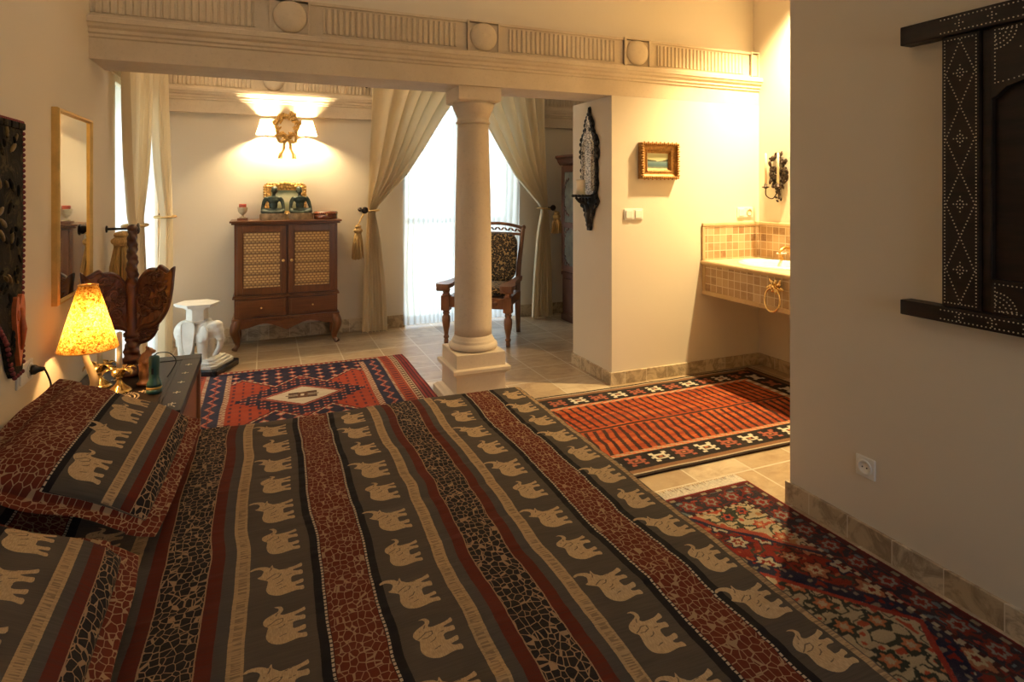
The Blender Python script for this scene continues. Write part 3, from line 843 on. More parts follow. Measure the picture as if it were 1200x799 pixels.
def art_bedside(x, y, hx, hy):
    c = np.empty(x.shape+(3,)); ex, ey = hx-np.abs(x), hy-np.abs(y); e = np.minimum(ex, ey)
    ax, ay = np.abs(x), np.abs(y)
    IV = (.38,.30,.19); RD = (.17,.012,.008); GRN = (.030,.036,.026); MAR = (.045,.008,.009)
    c[:] = RD
    w = .02*np.sin(ax*40)+.02*np.sin(ay*33)
    fx, fy = hx-.165-ax, hy-.165-ay
    def rosettes(mask, p, off, R, cols, jit=.3):
        ix, iy = np.floor(ax/p), np.floor(ay/p)
        mx = ax-(ix+.5+(hashf(ix,iy,off)-.5)*jit)*p; my = ay-(iy+.5+(hashf(ix,iy,off+1)-.5)*jit)*p
        rr = np.hypot(mx, my)/(R*(.7+.5*hashf(ix,iy,off+2))); an = np.arctan2(my, mx); rr = rr*(1+.22*np.cos(an*6))
        sel = hashf(ix,iy,off+3)
        for i, (lim, cc) in enumerate(cols):
            for j, q in enumerate(cc): c[mask & (rr < lim) & (np.floor(sel*len(cc)) == j)] = q
    # vines
    vn = vnoise(ax*26, ay*26, 41); vine = np.abs(vn-.5) < .045
    c[vine] = GRN; vn2 = vnoise(ax*40, ay*40, 47); c[vn2 > .80] = MAR; c[vn2 < .15] = (.30,.09,.04)
    rosettes(np.ones_like(x, bool), .125, 50, .052, [(1, [NAVY, GRN, MAR]), (.78, [(.34,.30,.22), (.22,.03,.02), (.30,.12,.06)]), (.45, [RD, NAVY, (.4,.33,.2)]), (.2, [IV, IV, RD])])
    # ivory corners with leafy motifs
    sp = fx/.30+fy/.37+w*1.4
    c[sp < 1.16] = NAVY; c[sp < 1.09] = (.26,.05,.03)
    m = sp < 1.0; c[m] = IV; v3 = vnoise(ax*30+7, ay*30, 61)
    c[m & (np.abs(v3-.5) < .06)] = GRN; c[m & (v3 > .80)] = (.33,.06,.03); c[m & (v3 < .17)] = (.32,.15,.06)
    rosettes(m, .10, 70, .034, [(1, [(.30,.05,.03), GRN]), (.6, [(.40,.14,.06), (.33,.05,.03)]), (.3, [IV, NAVY])])
    # centre medallion
    md = ax/.31+ay/.40+.5*w
    c[md < 1.25] = np.array(NAVY); m = (md < 1.25); v4 = vnoise(ax*45, ay*45, 66); c[m & (v4 > .72)] = (.18,.15,.11); c[m & (v4 < .2)] = RD
    c[md < 1.0] = (.26,.03,.02); m = md < .92; c[m] = IV
    c[m & (np.abs(v3-.5) < .055)] = GRN; c[m & (v3 > .78)] = (.33,.06,.03)
    rosettes(m, .12, 80, .045, [(1, [GRN, (.3,.05,.03)]), (.6, [(.40,.14,.06), NAVY]), (.3, [IV, RD])])
    # borders
    g = (e < .165); c[g] = MAR
    g = (e < .150) & (e > .035); c[g] = (.020,.017,.026)
    along = np.where(ex < ey, y, x); across = e-.092
    vv = vnoise(along*30, e*34, 71); c[g & (np.abs(vv-.5) < .05)] = (.13,.016,.012); c[g & (vv > .80)] = TEAL; c[g & (vv < .13)] = (.26,.04,.03)
    mx = cell1(along, .12); rr = np.hypot(mx, across)*(1+.2*np.cos(6*np.arctan2(across, mx)))
    c[g & (rr < .040)] = (.16,.020,.014); c[g & (rr < .026)] = (.20,.20,.17); c[g & (rr < .015)] = RD
    g = (e >= .150) & (e < .165); c[g & (np.floor(along/.02) % 2 == 0)] = (.34,.29,.2)
    g = (e <= .035); c[g] = (.07,.010,.012); c[g & (e > .018) & (np.floor(along/.03) % 3 == 0)] = (.24,.20,.13); c[e < .010] = (.19,.018,.014)
    return c
rug('patterned_rug', 'red and navy rug with a cream diamond in front of the rattan cabinet', -.63, 1.12, 3.66, 5.19, .0058, art_sitting)
rug('patterned_rug', 'orange rug with dark chevron ribs and black star borders before the washstand', 1.42, 3.62, 2.515, 3.725, .0055, art_wash, .006)
pr = rug('patterned_rug', 'dark red floral rug between the bed and the bedroom right wall', 1.235, 2.205, .35, 2.275, .0042, art_bedside, .004)
for yy, sg in ((2.277, 1), (.348, -1)):
    b = MB()
    for i in range(280):
        x = 1.240+i*.00343; L = .060+.025*random.random(); dx = random.uniform(-.02,.02)
        b.tube([(x, yy, .009), (x+dx*.4, yy+sg*L*.5, .007), (x+dx, yy+sg*L, .004)], [.0034,.0032,.0022], 4, smooth=False)
    b.build('fringe', M['fringe'], pr)
# ------------------------------------------------------------------ materials for furnishings
M['mahog'] = wood('mahogany', (.070,.022,.007), (.22,.080,.022), .30, 2, 5)
M['mahogx'] = wood('mahogany_rail', (.070,.022,.007), (.22,.080,.022), .30, 0, 5)
M['teak'] = wood('carved_teak', (.13,.048,.020), (.30,.13,.055), .40, 2, 6)
M['brass'] = simple('aged_brass', (.62,.40,.14), .32, .9, .25, 40)
M['gilt'] = simple('gilt_wood', (.62,.38,.12), .40, .55, .4, 60, .4)
M['bronze'] = simple('dark_bronze', (.035,.022,.016), .4, .6, .3, 50)
M['iron'] = simple('black_iron', (.018,.015,.014), .45, .5, .3, 60)
M['wax'] = simple('candle_wax', (.80,.70,.52), .45, 0, .05, 20, .1, Subsurface_Weight=.15)
M['redwax'] = simple('red_candle_wax', (.42,.06,.03), .5, 0, .1, 20)
M['porcelain'] = simple('white_ceramic', (.74,.70,.62), .35, 0, .10, 12, .15)
M['straw'] = simple('straw_tassel', (.55,.36,.14), .85, 0, .3, 120, .6, stretch=(1,1,.1))
k = NT('mirror_glass'); k.bsdf((.82,.82,.74), .03, 1.0); M['mirror'] = k.mat
# rattan: over-under weave
k = NT('woven_rattan'); v = k.obj(); s3 = k.n('SeparateXYZ'); k.l(v, s3.inputs[0])
row = k.math('FLOOR', k.math('DIVIDE', s3.outputs[2], .024))
ph = k.math('ADD', k.math('DIVIDE', s3.outputs[0], .034), k.math('MULTIPLY', row, .5))
wv = k.math('ABSOLUTE', k.math('SINE', k.math('MULTIPLY', ph, PI)))
zz = k.math('ABSOLUTE', k.math('SINE', k.math('MULTIPLY', s3.outputs[2], PI/.024)))
hh = k.math('MULTIPLY', k.math('POWER', wv, .6), k.math('POWER', zz, .7))
nz = k.noise(k.mapv(v, (30,1,8)), 6, 4, .7)
c = k.ramp(k.math('MULTIPLY', hh, k.math('ADD', nz, .45)), [(.05, (.11,.045,.014)), (.35, (.38,.20,.070)), (.8, (.62,.38,.145))])
c = k.mix(k.math('MULTIPLY', k.math('LESS_THAN', k.math('FRACT', k.math('DIVIDE', s3.outputs[2], .096)), .16), .6), c, (.10,.05,.02))
k.bsdf(c, .6, 0, k.bump(hh, .7, .005)); M['rattan'] = k.mat

# ------------------------------------------------------------------ rattan cabinet
CX0, CX1, CYF, CYB, CH = -.272, .662, 5.86, 6.225, 1.167
cw, cd = CX1-CX0, CYB-CYF
t = thing('cabinet', 'reddish wooden cabinet with two woven rattan doors and cabriole legs', 'cabinet', ((CX0+CX1)/2, (CYF+CYB)/2, 0))
hx, hy = cw/2, cd/2
b = MB()
b.b2((-hx+.02,-hy+.028,.262), (hx-.02,hy-.01,1.132), .004)
b.b2((-hx+.004,-hy+.008,.462), (hx-.004,hy,.476), .004); b.b2((-hx+.010,-hy+.014,.476), (hx-.010,hy,.490), .004)
b.b2((-hx+.004,-hy+.006,.268), (hx-.004,hy,.286), .004); b.b2((-hx+.012,-hy+.014,.250), (hx-.012,hy,.268), .004)
for x in (-hx+.032, hx-.032): b.b2((x-.011, -hy+.016, .49), (x+.011, -hy+.029, 1.132), .002)
b.build('carcass', M['mahog'], t)
b = MB(); b.b2((-hx-.018,-hy-.012,1.148), (hx+.018,hy+.005,1.167), .006); b.b2((-hx-.004,-hy+.002,1.132), (hx+.004,hy,1.148), .004)
b.build('cabinet_top', M['mahogx'], t)
for sg in (-1, 1):
    x0, x1 = (-hx+.044, -.010) if sg < 0 else (.010, hx-.044)
    z0, z1 = .498, 1.124; y0 = -hy+.004
    b = MB(); fw = .046
    b.b2((x0,y0,z0), (x0+fw,y0+.022,z1), .004); b.b2((x1-fw,y0,z0), (x1,y0+.022,z1), .004)
    b.b2((x0+fw,y0,z0), (x1-fw,y0+.022,z0+.062), .004); b.b2((x0+fw,y0,z1-.062), (x1-fw,y0+.022,z1), .004)
    for (a, c2, e, f) in ((x0+fw, x0+fw+.008, z0+.062, z1-.062), (x1-fw-.008, x1-fw, z0+.062, z1-.062)): b.b2((a,y0+.005,e), (c2,y0+.02,f))
    d = b.build('door', M['mahog'], t)
    MB().b2((x0+fw+.001,y0+.010,z0+.063), (x1-fw-.001,y0+.018,z1-.063)).build('rattan_panel', M['rattan'], d)
    kx = x1-.026 if sg < 0 else x0+.026
    MB().lathe([(.006,0),(.006,.010),(.013,.016),(.014,.022),(.010,.028),(.0,.030)], 16, M=T(kx, y0, .80) @ RX(PI/2)).build('knob', M['brass'], d)
    dx0, dx1 = (-hx+.035, -.012) if sg < 0 else (.012, hx-.035)
    b = MB(); b.b2((dx0,-hy+.012,.296), (dx1,-hy+.03,.452), .004); b.b2((dx0+.02,-hy+.008,.312), (dx1-.02,-hy+.0125,.438), .003)
    d = b.build('drawer', M['mahogx'], t)
    MB().lathe([(.005,0),(.005,.006),(.009,.010),(.008,.016),(.0,.018)], 12, M=T((dx0+dx1)/2, -hy+.009, .375) @ RX(PI/2)).build('knob', M['brass'], d)
# shaped apron and cabriole legs
ap = [(-hx+.06,.255)]
for i in range(25):
    u = i/24; x = -hx+.06+u*(cw-.12)
    ap.append((x, .205-.028*math.cos(2*PI*u*2)*(.5+.5*math.sin(PI*u)) - .016*math.exp(-((u-.5)/.05)**2) + (.0 if 0 < u < 1 else 0)))
ap.append((hx-.06,.255))
MB().prism(ap, .018, 'y', -hy+.018).build('apron', M['mahogx'], t)
for sx in (-1, 1):
    for sy in (-1, 1):
        p = spline([(sx*(hx-.045), sy*(hy-.045), .262), (sx*(hx-.028), sy*(hy-.030), .215), (sx*(hx-.022), sy*(hy-.026), .17), (sx*(hx-.042), sy*(hy-.045), .09), (sx*(hx-.046), sy*(hy-.048), .045), (sx*(hx-.028), sy*(hy-.032), .016), (sx*(hx-.018), sy*(hy-.022), .002)], 5)
        n = len(p)-1; r = []
        for i in range(n+1):
            u = i/n; r.append(np.interp(u, [0,.2,.35,.6,.75,.9,1], [.040,.044,.040,.024,.020,.027,.022]))
        MB().tube(p, r, 12).build('leg', M['mahog'], t)

# ------------------------------------------------------------------ things on the cabinet
t = thing('candle_holder', 'small pale stone goblet candle holder on the left end of the rattan cabinet', 'candle holder', (-.185, 5.965, CH))
M['palestone'] = simple('pale_alabaster', (.55,.45,.30), .5, 0, .25, 25)
M['reddishwood'] = wood('red_brown_base', (.14,.05,.025), (.26,.11,.05), .4, 0)
b = MB(); b.box((0,0,.011), (.088,.088,.022), .003); b.build('foot', M['reddishwood'], t)
MB().lathe([(.030,.022),(.028,.032),(.012,.038),(.010,.050),(.016,.056),(.028,.066),(.038,.085),(.043,.115),(.045,.122),(.040,.122),(.036,.112),(.0,.108)], 24).build('goblet', M['palestone'], t)
tag(MB().lathe([(.0,.0),(.030,.0),(.031,.036),(.027,.040),(.0,.039)], 24).build('candle', M['redwax'], loc=(-.185,5.965,CH+.111)), 'short red candle in the stone goblet on the rattan cabinet', 'candle')

def carved_frame(b, w, h, fw, dep, seed, dens=1.0, mi=0):
    """ornate carved frame in the XZ plane, centre at origin, front towards -Y"""
    rnd = random.Random(seed)
    for (x0, x1, z0, z1) in ((-w/2, -w/2+fw, -h/2, h/2), (w/2-fw, w/2, -h/2, h/2), (-w/2+fw, w/2-fw, h/2-fw, h/2), (-w/2+fw, w/2-fw, -h/2, -h/2+fw)):
        b.b2((x0, -dep*.5, z0), (x1, 0, z1), .004, mi)
    per = [(-1,-1,1,-1),(1,-1,1,1),(1,1,-1,1),(-1,1,-1,-1)]
    for ax, az, bx, bz in per:
        L = w if az == bz else h; n = max(4, int(L/fw*2.2*dens))
        for i in range(n+1):
            u = i/n; cx = (ax+(bx-ax)*u)*(w/2-fw*.45); cz = (az+(bz-az)*u)*(h/2-fw*.45)
            a = rnd.uniform(0, PI)
            R = Matrix.Rotation(a, 3, 'Y')
            b.ell((cx, -dep*.55, cz), (fw*.50, dep*.42, fw*.22), 8, 6, mi, R=R)
            ox, oz = (0, az*fw*.42) if az == bz else (ax*fw*.42, 0)
            b.ell((cx+ox, -dep*.45, cz+oz), fw*.24, 8, 6, mi)
t = thing('framed_picture', 'ornate gilt frame leaning on the wall behind the two dark statuettes', 'picture', (.185, 6.150, CH+.005)); t.rotation_euler = (math.radians(-9), 0, 0)
b = MB(); carved_frame(b, .37, .325, .062, .030, 3)
for i in range(7):
    u = (i-3)/3; b.ell((u*.10, -.022, .135+.032*(1-u*u)), (.024,.014,.020), 8, 6)
o = b.build('frame', M['gilt'], t); o.location = (0, .012, .1725)
k = NT('small_landscape'); s3 = k.n('SeparateXYZ'); k.l(k.obj(), s3.inputs[0])
nz = k.noise(k.obj(), 22, 4)
c = k.ramp(k.math('ADD', k.math('MULTIPLY', s3.outputs[2], 4.2), k.math('ADD', k.math('MULTIPLY', nz, .16), .42)), [(.12, (.20,.20,.11)), (.35, (.34,.36,.22)), (.5, (.62,.60,.42)), (.7, (.50,.52,.36)), (.86, (.20,.24,.14))])
k.bsdf(c, .35); M['landscape'] = k.mat
MB().b2((-.125,-.012,-.105), (.125,-.004,.105)).build('picture_panel', M['landscape'], t, (0, .012, .1725))

M['verdigris'] = simple('dark_green_bronze', (.035,.050,.036), .45, .35, .5, 30, .3)
M['patina'] = simple('weathered_base', (.30,.22,.12), .7, 0, .5, 25, .4)
def statuette(x, y, rz, label, tilt, hand):
    t = thing('statuette', label, 'statuette', (x, y, CH), rz)
    pl = []
    for i in range(28):
        a = 2*PI*i/28; pl.append((math.copysign(abs(math.cos(a))**.7, math.cos(a))*.118, math.copysign(abs(math.sin(a))**.7, math.sin(a))*.068))
    MB().prism(pl, .052, 'z', .001).prism([(a*.93, c2*.93) for a, c2 in pl], .010, 'z', .052).build('base', M['patina'], t)
    b = MB()
    # cross-legged figure with long torso, arms braced on the knees
    b.ell((0,.008,.080), (.058,.042,.026)); b.ell((0,.008,.10), (.040,.032,.03)); b.ell((0,.006,.140), (.041,.030,.045)); b.ell((0,.003,.180), (.052,.033,.034)); b.ell((0,.004,.205), (.058,.028,.020))
    for sx in (-1, 1):
        b.tube(spline([(sx*.02,.0,.085), (sx*.075,-.022,.084), (sx*.085,-.035,.076), (sx*.045,-.045,.070), (-sx*.01,-.048,.068)], 5), np.interp(np.linspace(0,1,21), [0,.4,.6,1], [.026,.021,.018,.013]).tolist(), 10)
        b.tube(spline([(sx*.052,.004,.207), (sx*.075,.004,.178), (sx*.086,-.004,.140), (sx*.092,-.016,.105), (sx*.094,-.022,.082)], 5), np.interp(np.linspace(0,1,21), [0,.3,.55,1], [.022,.019,.016,.012]).tolist(), 10)
    b.tube([(0,.002,.205), (tilt*.004,.0,.232), (tilt*.008,-.002,.25)], [.017,.0145,.015], 10)
    hxx = tilt*.010
    b.ell((hxx,-.002,.272), (.026,.031,.034)); b.ell((hxx,.006,.290), (.027,.030,.022)); b.ell((hxx,-.032,.268), (.006,.008,.008)); b.ell((hxx,-.026,.256), (.011,.008,.006)); b.ell((hxx,.008,.304), (.020,.022,.012))
    for sx in (-1, 1): b.ell((hxx+sx*.027,.0,.270), (.005,.008,.012))
    remesh(b.build('figure', M['verdigris'], t), .0055, 4)
statuette(.075, 5.985, -.12, 'dark seated statuette on the left, resting its arms, before the gilt frame', 1, 0)
statuette(.312, 5.985, .20, 'dark seated statuette on the right, next to the round lacquer box', -1, 1)
M['lacquer'] = simple('red_brown_lacquer', (.16,.040,.016), .22, 0, .35, 20, Coat_Weight=.6)
t = thing('round_box', 'round red lacquer box at the right end of the rattan cabinet top', 'box', (.545, 6.0, CH))
MB().lathe([(.0,.001),(.106,.001),(.110,.006),(.110,.044),(.0,.044)], 40).build('box_body', M['lacquer'], t)
MB().lathe([(.0,.0455),(.1115,.0455),(.1135,.050),(.1125,.066),(.104,.074),(.06,.077),(.0,.078)], 40).build('lid', M['lacquer'], t)
b = MB(); b.ell((0,-.1125,.045), (.010,.004,.009)); 
for i in range(36): a = 2*PI*i/36; b.ell((.112*math.cos(a), .112*math.sin(a), .058), (.0035,.0035,.0035), 6, 4)
b.build('clasp', M['brass'], t)

# ------------------------------------------------------------------ wall lamp: wreath with ribbon and two shades
SX, SZ = .200, 2.000
t = thing('wall_lamp', 'gilt wreath wall lamp with ribbon tails and two lit cream shades', 'wall lamp', (SX, YB, SZ))
b = MB(); rnd = random.Random(5)
for i in range(44):
    a = 2*PI*i/44; R = .098+.014*math.sin(a*7)
    for q in range(3):
        rr = R+rnd.uniform(-.020,.022); an = a+rnd.uniform(-.05,.05)
        Rm = Matrix.Rotation(rnd.uniform(0,PI), 3, 'Y') @ Matrix.Rotation(rnd.uniform(-.6,.6), 3, 'X')
        b.ell((rr*math.cos(an), -.155+rnd.uniform(-.012,.010), .055+rr*1.05*math.sin(an)), (.023,.008,.011), 7, 5, R=Rm)
b.tube([(.098*math.cos(2*PI*i/32), -.150, .055+.103*math.sin(2*PI*i/32)) for i in range(32)], .010, 8, closed=True)
b.build('wreath', M['gilt'], t)
b = MB()
for sx in (-1, 1):
    b.tube(spline([(0,-.155,-.06), (sx*.035,-.175,-.028), (sx*.080,-.165,-.045), (sx*.064,-.16,-.095), (0,-.155,-.066)], 6), .018, 6, flat=.45)
    tl_ = spline([(0,-.155,-.068), (sx*.026,-.165,-.115), (sx*.030,-.158,-.16), (sx*.054,-.160,-.20), (sx*.064,-.155,-.255)], 6); n = len(tl_)
    for q in range(n-1):
        u = q/(n-1); w0 = .010+.012*u; w1 = .010+.012*(u+1/(n-1)); p0, p1 = tl_[q], tl_[q+1]
        b.add([p0+Vector((-w0,.0,0)), p0+Vector((w0,.0,0)), p1+Vector((w1,.0,0)), p1+Vector((-w1,.0,0)), p0+Vector((-w0,.004,0)), p0+Vector((w0,.004,0)), p1+Vector((w1,.004,0)), p1+Vector((-w1,.004,0))], [(0,1,2,3),(4,7,6,5),(0,4,5,1),(1,5,6,2),(2,6,7,3),(3,7,4,0)], 0, True)
b.ell((0,-.165,-.064), (.016,.014,.016)); b.tube([(0,-.150,-.05),(0,-.06,-.045),(0,0,-.03)], [.010,.008,.016], 10)
b.build('ribbon', M['brass'], t)
k = NT('cream_lamp_shade'); tl = k.n('BsdfTranslucent'); df = k.n('BsdfDiffuse'); mx = k.n('MixShader')
tl.inputs[0].default_value = (.92,.80,.60,1); df.inputs[0].default_value = (.85,.76,.62,1); mx.inputs[0].default_value = .35
k.l(tl.outputs[0], mx.inputs[1]); k.l(df.outputs[0], mx.inputs[2]); k.l(mx.outputs[0], k.out.inputs[0]); M['shade'] = k.mat
for sx in (-1, 1):
    x = sx*.178
    a = MB(); a.tube(spline([(sx*.02,-.02,-.055), (sx*.07,-.07,-.085), (sx*.15,-.115,-.075), (x,-.12,-.04)], 6), .005, 8)
    a.lathe([(.0,-.045),(.018,-.040),(.024,-.030),(.010,-.024),(.009,.02),(.0,.02)], 16, M=T(x,-.12,0))
    a = a.build('arm', M['brass'], t)
    MB().lathe([(.098,-.028),(.0555,.115)], 32, M=T(x,-.12,0), cap=False).build('lamp_shade', M['shade'], t)
    MB().ell((x,-.12,.036), (.013,.013,.020)).build('bulb', M['bulb'], t)
    point('wall_lamp_bulb', (SX+x, YB-.12, SZ+.036), 108, (1,.74,.40), .022)

# ------------------------------------------------------------------ curtains
def mk_curtain(name, c, sh=.15):
    k = NT(name); p = k.obj(); n = k.noise(k.mapv(p, (300,300,60)), 1, 3); n2 = k.noise(p, 2.5, 3)
    colr = k.mix(k.ramp(n2, [(.3,0),(.7,.35)]), c, tuple(x*.86 for x in c))
    d = k.bsdf(colr, .8, 0, k.bump(n, .25, .001), Sheen_Weight=.2)
    tl = k.n('BsdfTranslucent'); k.l(colr, tl.inputs[0]); mx = k.n('MixShader'); mx.inputs[0].default_value = sh
    k.l(d.outputs[0], mx.inputs[1]); k.l(tl.outputs[0], mx.inputs[2]); k.l(mx.outputs[0], k.out.inputs[0]); return k.mat
M['curtain'] = mk_curtain('cream_curtain_cloth', (.85,.71,.48), .16)
k = NT('sheer_voile'); n = k.noise(k.mapv(k.obj(), (400,400,400)), 1, 2)
tl = k.n('BsdfTranslucent'); tl.inputs[0].default_value = (.80,.85,.87,1); df = k.n('BsdfDiffuse'); df.inputs[0].default_value = (.88,.88,.85,1); tr = k.n('BsdfTransparent')
m1 = k.n('MixShader'); m1.inputs[0].default_value = .42; k.l(tl.outputs[0], m1.inputs[1]); k.l(df.outputs[0], m1.inputs[2])
m2 = k.n('MixShader'); m2.inputs[0].default_value = .14; k.l(m1.outputs[0], m2.inputs[1]); k.l(tr.outputs[0], m2.inputs[2]); k.l(m2.outputs[0], k.out.inputs[0]); M['sheer'] = k.mat
def curtain(name, label, Mx, keys, nf, amp, mat, z0, z1, nz=90, group=None, seed=0, cat='curtain', hem=0):
    """keys: list of (z, left, right, fold amplitude, offset to the room); Mx maps (along, out, z) to the world"""
    keys = sorted(keys); Z = [q[0] for q in keys]
    nu = nf*9+1; b = MB()
    def sm(z, i):
        return float(np.interp(z, Z, [q[i] for q in keys]))
    dz = (z1-z0)/(nz-1)
    def fn(u, v):
        z = z0+v*(z1-z0)
        A = sum(sm(z+q*.03, 1) for q in (-1,0,1))/3; B = sum(sm(z+q*.03, 2) for q in (-1,0,1))/3; am = sm(z, 3); of = sm(z, 4)
        uu = u+.012*math.sin(9*u+seed)
        w = mnoise.noise(Vector((u*3.3+seed, z*.9, seed)))
        uu = uu+.035*math.sin(5.3*u+seed*2)+.02*w
        a = math.sin(2*PI*nf*uu+.8*w)
        sh = math.copysign(abs(a)**.75, a)
        return (A+(B-A)*u+.12*(B-A)/nf*math.cos(2*PI*nf*uu), of+am*sh*(1+.4*w)+.012*w, z)
    b.grid(fn, nu, nz, M=Mx)
    o = b.build(name, mat, fix=False)
    return tag(o, label, cat, group)
CY = YB-.165
MB_ = T(0, CY, 0) @ SCL(1, -1, 1)
TZ = 1.235
kL = [(.02,.89,1.145,.034,.02),(.5,.905,1.12,.036,.02),(.95,.925,1.075,.036,.015),(TZ-.04,.945,1.03,.026,.02),(TZ,.95,1.02,.022,.02),(TZ+.05,.95,1.055,.028,.01),(1.6,.962,1.345,.038,0),(1.89,.975,1.535,.036,0),(2.2,.985,1.72,.032,0),(2.53,.99,1.94,.030,0)]
curtain('curtain', 'cream curtain tied back at the left of the back window', MB_, kL, 6, .03, M['curtain'], .02, 2.53, seed=1.3)
kR = [(z, 3.90-r, 3.90-l, a, o) for z, l, r, a, o in kL]
curtain('curtain', 'cream curtain tied back at the right of the back window, beside the armchair', MB_, kR, 6, .03, M['curtain'], .02, 2.53, seed=4.1)
ks = [(.02,1.35,2.68,.016,0),(2.54,1.35,2.68,.012,0)]
curtain('sheer_curtain', 'white sheer curtain glowing with daylight behind the column', T(0, YB-.035, 0) @ SCL(1,-1,1), ks, 26, .014, M['sheer'], .02, 2.54, 30, seed=2, cat='sheer curtain')
XC = XL+.072
ML_ = Matrix(((0,1,0,XC),(1,0,0,0),(0,0,1,0),(0,0,0,1)))
kl = [(.02,4.38,4.82,.030,.02),(.9,4.38,4.76,.030,.015),(1.17,4.42,4.66,.026,.02),(1.215,4.43,4.64,.024,.02),(1.27,4.42,4.70,.026,.01),(1.6,4.36,4.98,.030,0),(2.0,4.30,5.16,.030,0),(2.53,4.26,5.29,.028,0)]
curtain('curtain', 'pinkish curtain panel tied back at the near side of the left window', ML_, kl, 6, .03, M['curtain'], .02, 2.53, seed=7)
kr = [(.05,5.45,5.99,.028,.025),(.6,5.50,5.98,.030,.025),(1.0,5.56,5.97,.030,.025),(1.18,5.62,5.95,.028,.025),(1.22,5.63,5.945,.026,.025),(1.27,5.60,5.95,.028,.02),(1.6,5.50,5.96,.032,.005),(2.0,5.38,5.97,.032,0),(2.53,5.30,5.97,.030,0)]
curtain('curtain', 'cream curtain panel at the far side of the left window, next to the elephant stool', ML_, kr, 5, .03, M['curtain'], .05, 2.53, seed=9)
curtain('sheer_curtain', 'white sheer curtain over the bright left window', Matrix(((0,1,0,XL-.014),(1,0,0,0),(0,0,1,0),(0,0,0,1))), [(.02,4.43,6.0,.008,0),(2.11,4.43,6.0,.007,0)], 24, .014, M['sheer'], .02, 2.12, 30, seed=3, cat='sheer curtain')
for nm, lab, p0, p1 in (('curtain_rod','dark curtain rod above the back window',(.80,CY-.004,2.56),(3.10,CY-.004,2.56)), ('curtain_rod','dark curtain rod above the left window',(XC,4.19,2.56),(XC,6.05,2.56))):
    t = thing(nm, lab, 'curtain rod', p0)
    d = Vector(p1)-Vector(p0)
    MB().tube([(0,0,0), d*.5, d], .011, 12).build('rod', M['bronze'], t)
    n = d.normalized()
    for e in (-n*.02, d+n*.02): MB().ell(e, .024).build('finial', M['bronze'], t)
    out = Vector((0,YB-.07-p0[1],0)) if abs(n.x) > .5 else Vector((XL+.014-p0[0],0,0))
    for u in (.03,.97): MB().tube([d*u, d*u+out], .008, 8).build('bracket', M['bronze'], t)

def tassel(b, c, L, r, seed=1, mi=0):
    x, y, z = c; rnd = random.Random(seed)
    b.ell((x,y,z-.018), (r*.55,r*.55,.022), 12, 8, mi); b.ell((x,y,z-.055), (r*.75,r*.75,.03), 12, 8, mi)
    b.tube([(x+r*.5*math.cos(a), y+r*.5*math.sin(a), z-.076) for a in [2*PI*i/16 for i in range(16)]], .006, 6, mi, closed=True)
    for i in range(46):
        a = rnd.uniform(0, 2*PI); q = math.sqrt(rnd.random())*r; x1, y1 = x+q*math.cos(a), y+q*math.sin(a)
        b.tube([(x+.45*(x1-x), y+.45*(y1-y), z-.07), (x+.8*(x1-x), y+.8*(y1-y), z-.07-.4*(L-.07)), (x1, y1, z-L+rnd.uniform(-.012,.012))], [.006,.007,.005], 5, mi)
def tieback(label, kpos, wall, loop, tas, L, r, seed):
    """knob at kpos on the wall point, rope loop (centre, half sizes), tassel"""
    t = thing('curtain_tieback', label, 'curtain tieback', wall)
    w = Vector(wall); kp = Vector(kpos)-w
    b = MB(); b.tube([(0,0,0), kp*.5, kp], .007, 8)
    b.ell(kp, (.026,.026,.026), 14, 10)
    n = kp.normalized(); Rm = n.to_track_quat('Z','Y').to_matrix().to_4x4()
    b.lathe([(.0,.0),(.030,.0),(.034,.006),(.026,.012),(.0,.014)], 20, M=T(*(kp+n*.012)) @ Rm)
    b.lathe([(.0,.0),(.022,.0),(.020,.006),(.0,.008)], 16, M=Rm)
    b.build('holdback_knob', M['bronze'], t)
    b = MB(); c = Vector(loop[0])-w; hx_, hy_ = loop[1]
    tilt = loop[2]
    b.tube([(c.x+hx_*math.cos(a), c.y+hy_*math.sin(a), c.z+tilt*math.cos(a)) for a in [2*PI*i/28 for i in range(28)]], .009, 8, closed=True)
    tp = Vector(tas)-w
    b.build('rope', M['straw'], t); b = MB()
    b.tube(spline([kp+Vector((0,0,-.02)), (kp+tp)/2+Vector((0,0,-.01)), tp], 6), .007, 8)
    b.build('cord', M['straw'], t)
    b = MB(); tassel(b, tp, L, r, seed); b.build('tassel', M['straw'], t)
tieback('straw tassel tieback hanging left of the back window curtain', (.915, CY-.075, 1.245), (.905, YB, 1.245), ((.985, CY-.018, TZ), (.082, .060), .008), (.852, CY-.078, 1.10), .33, .058, 1)
tieback('straw tassel tieback hanging beside the dark right end of the back wall', (2.990, CY-.075, 1.245), (2.995, YB, 1.245), ((2.915, CY-.018, TZ), (.082, .060), -.008), (3.05, CY-.06, 1.20), .24, .062, 2)
tieback('thick straw tassel tieback beside the near panel of the left window', (XL+.145, 4.18, 1.215), (XL, 4.18, 1.215), ((XC+.014, 4.535, 1.215), (.066, .165), 0), (XL+.085, 4.14, 1.20), .40, .075, 3)
tieback('cord tieback around the far panel of the left window', (XL+.055, 6.075, 1.22), (XL, 6.075, 1.22), ((XC+.018, 5.785, 1.22), (.074, .205), 0), (XL+.045, 6.085, 1.12), .20, .03, 4)

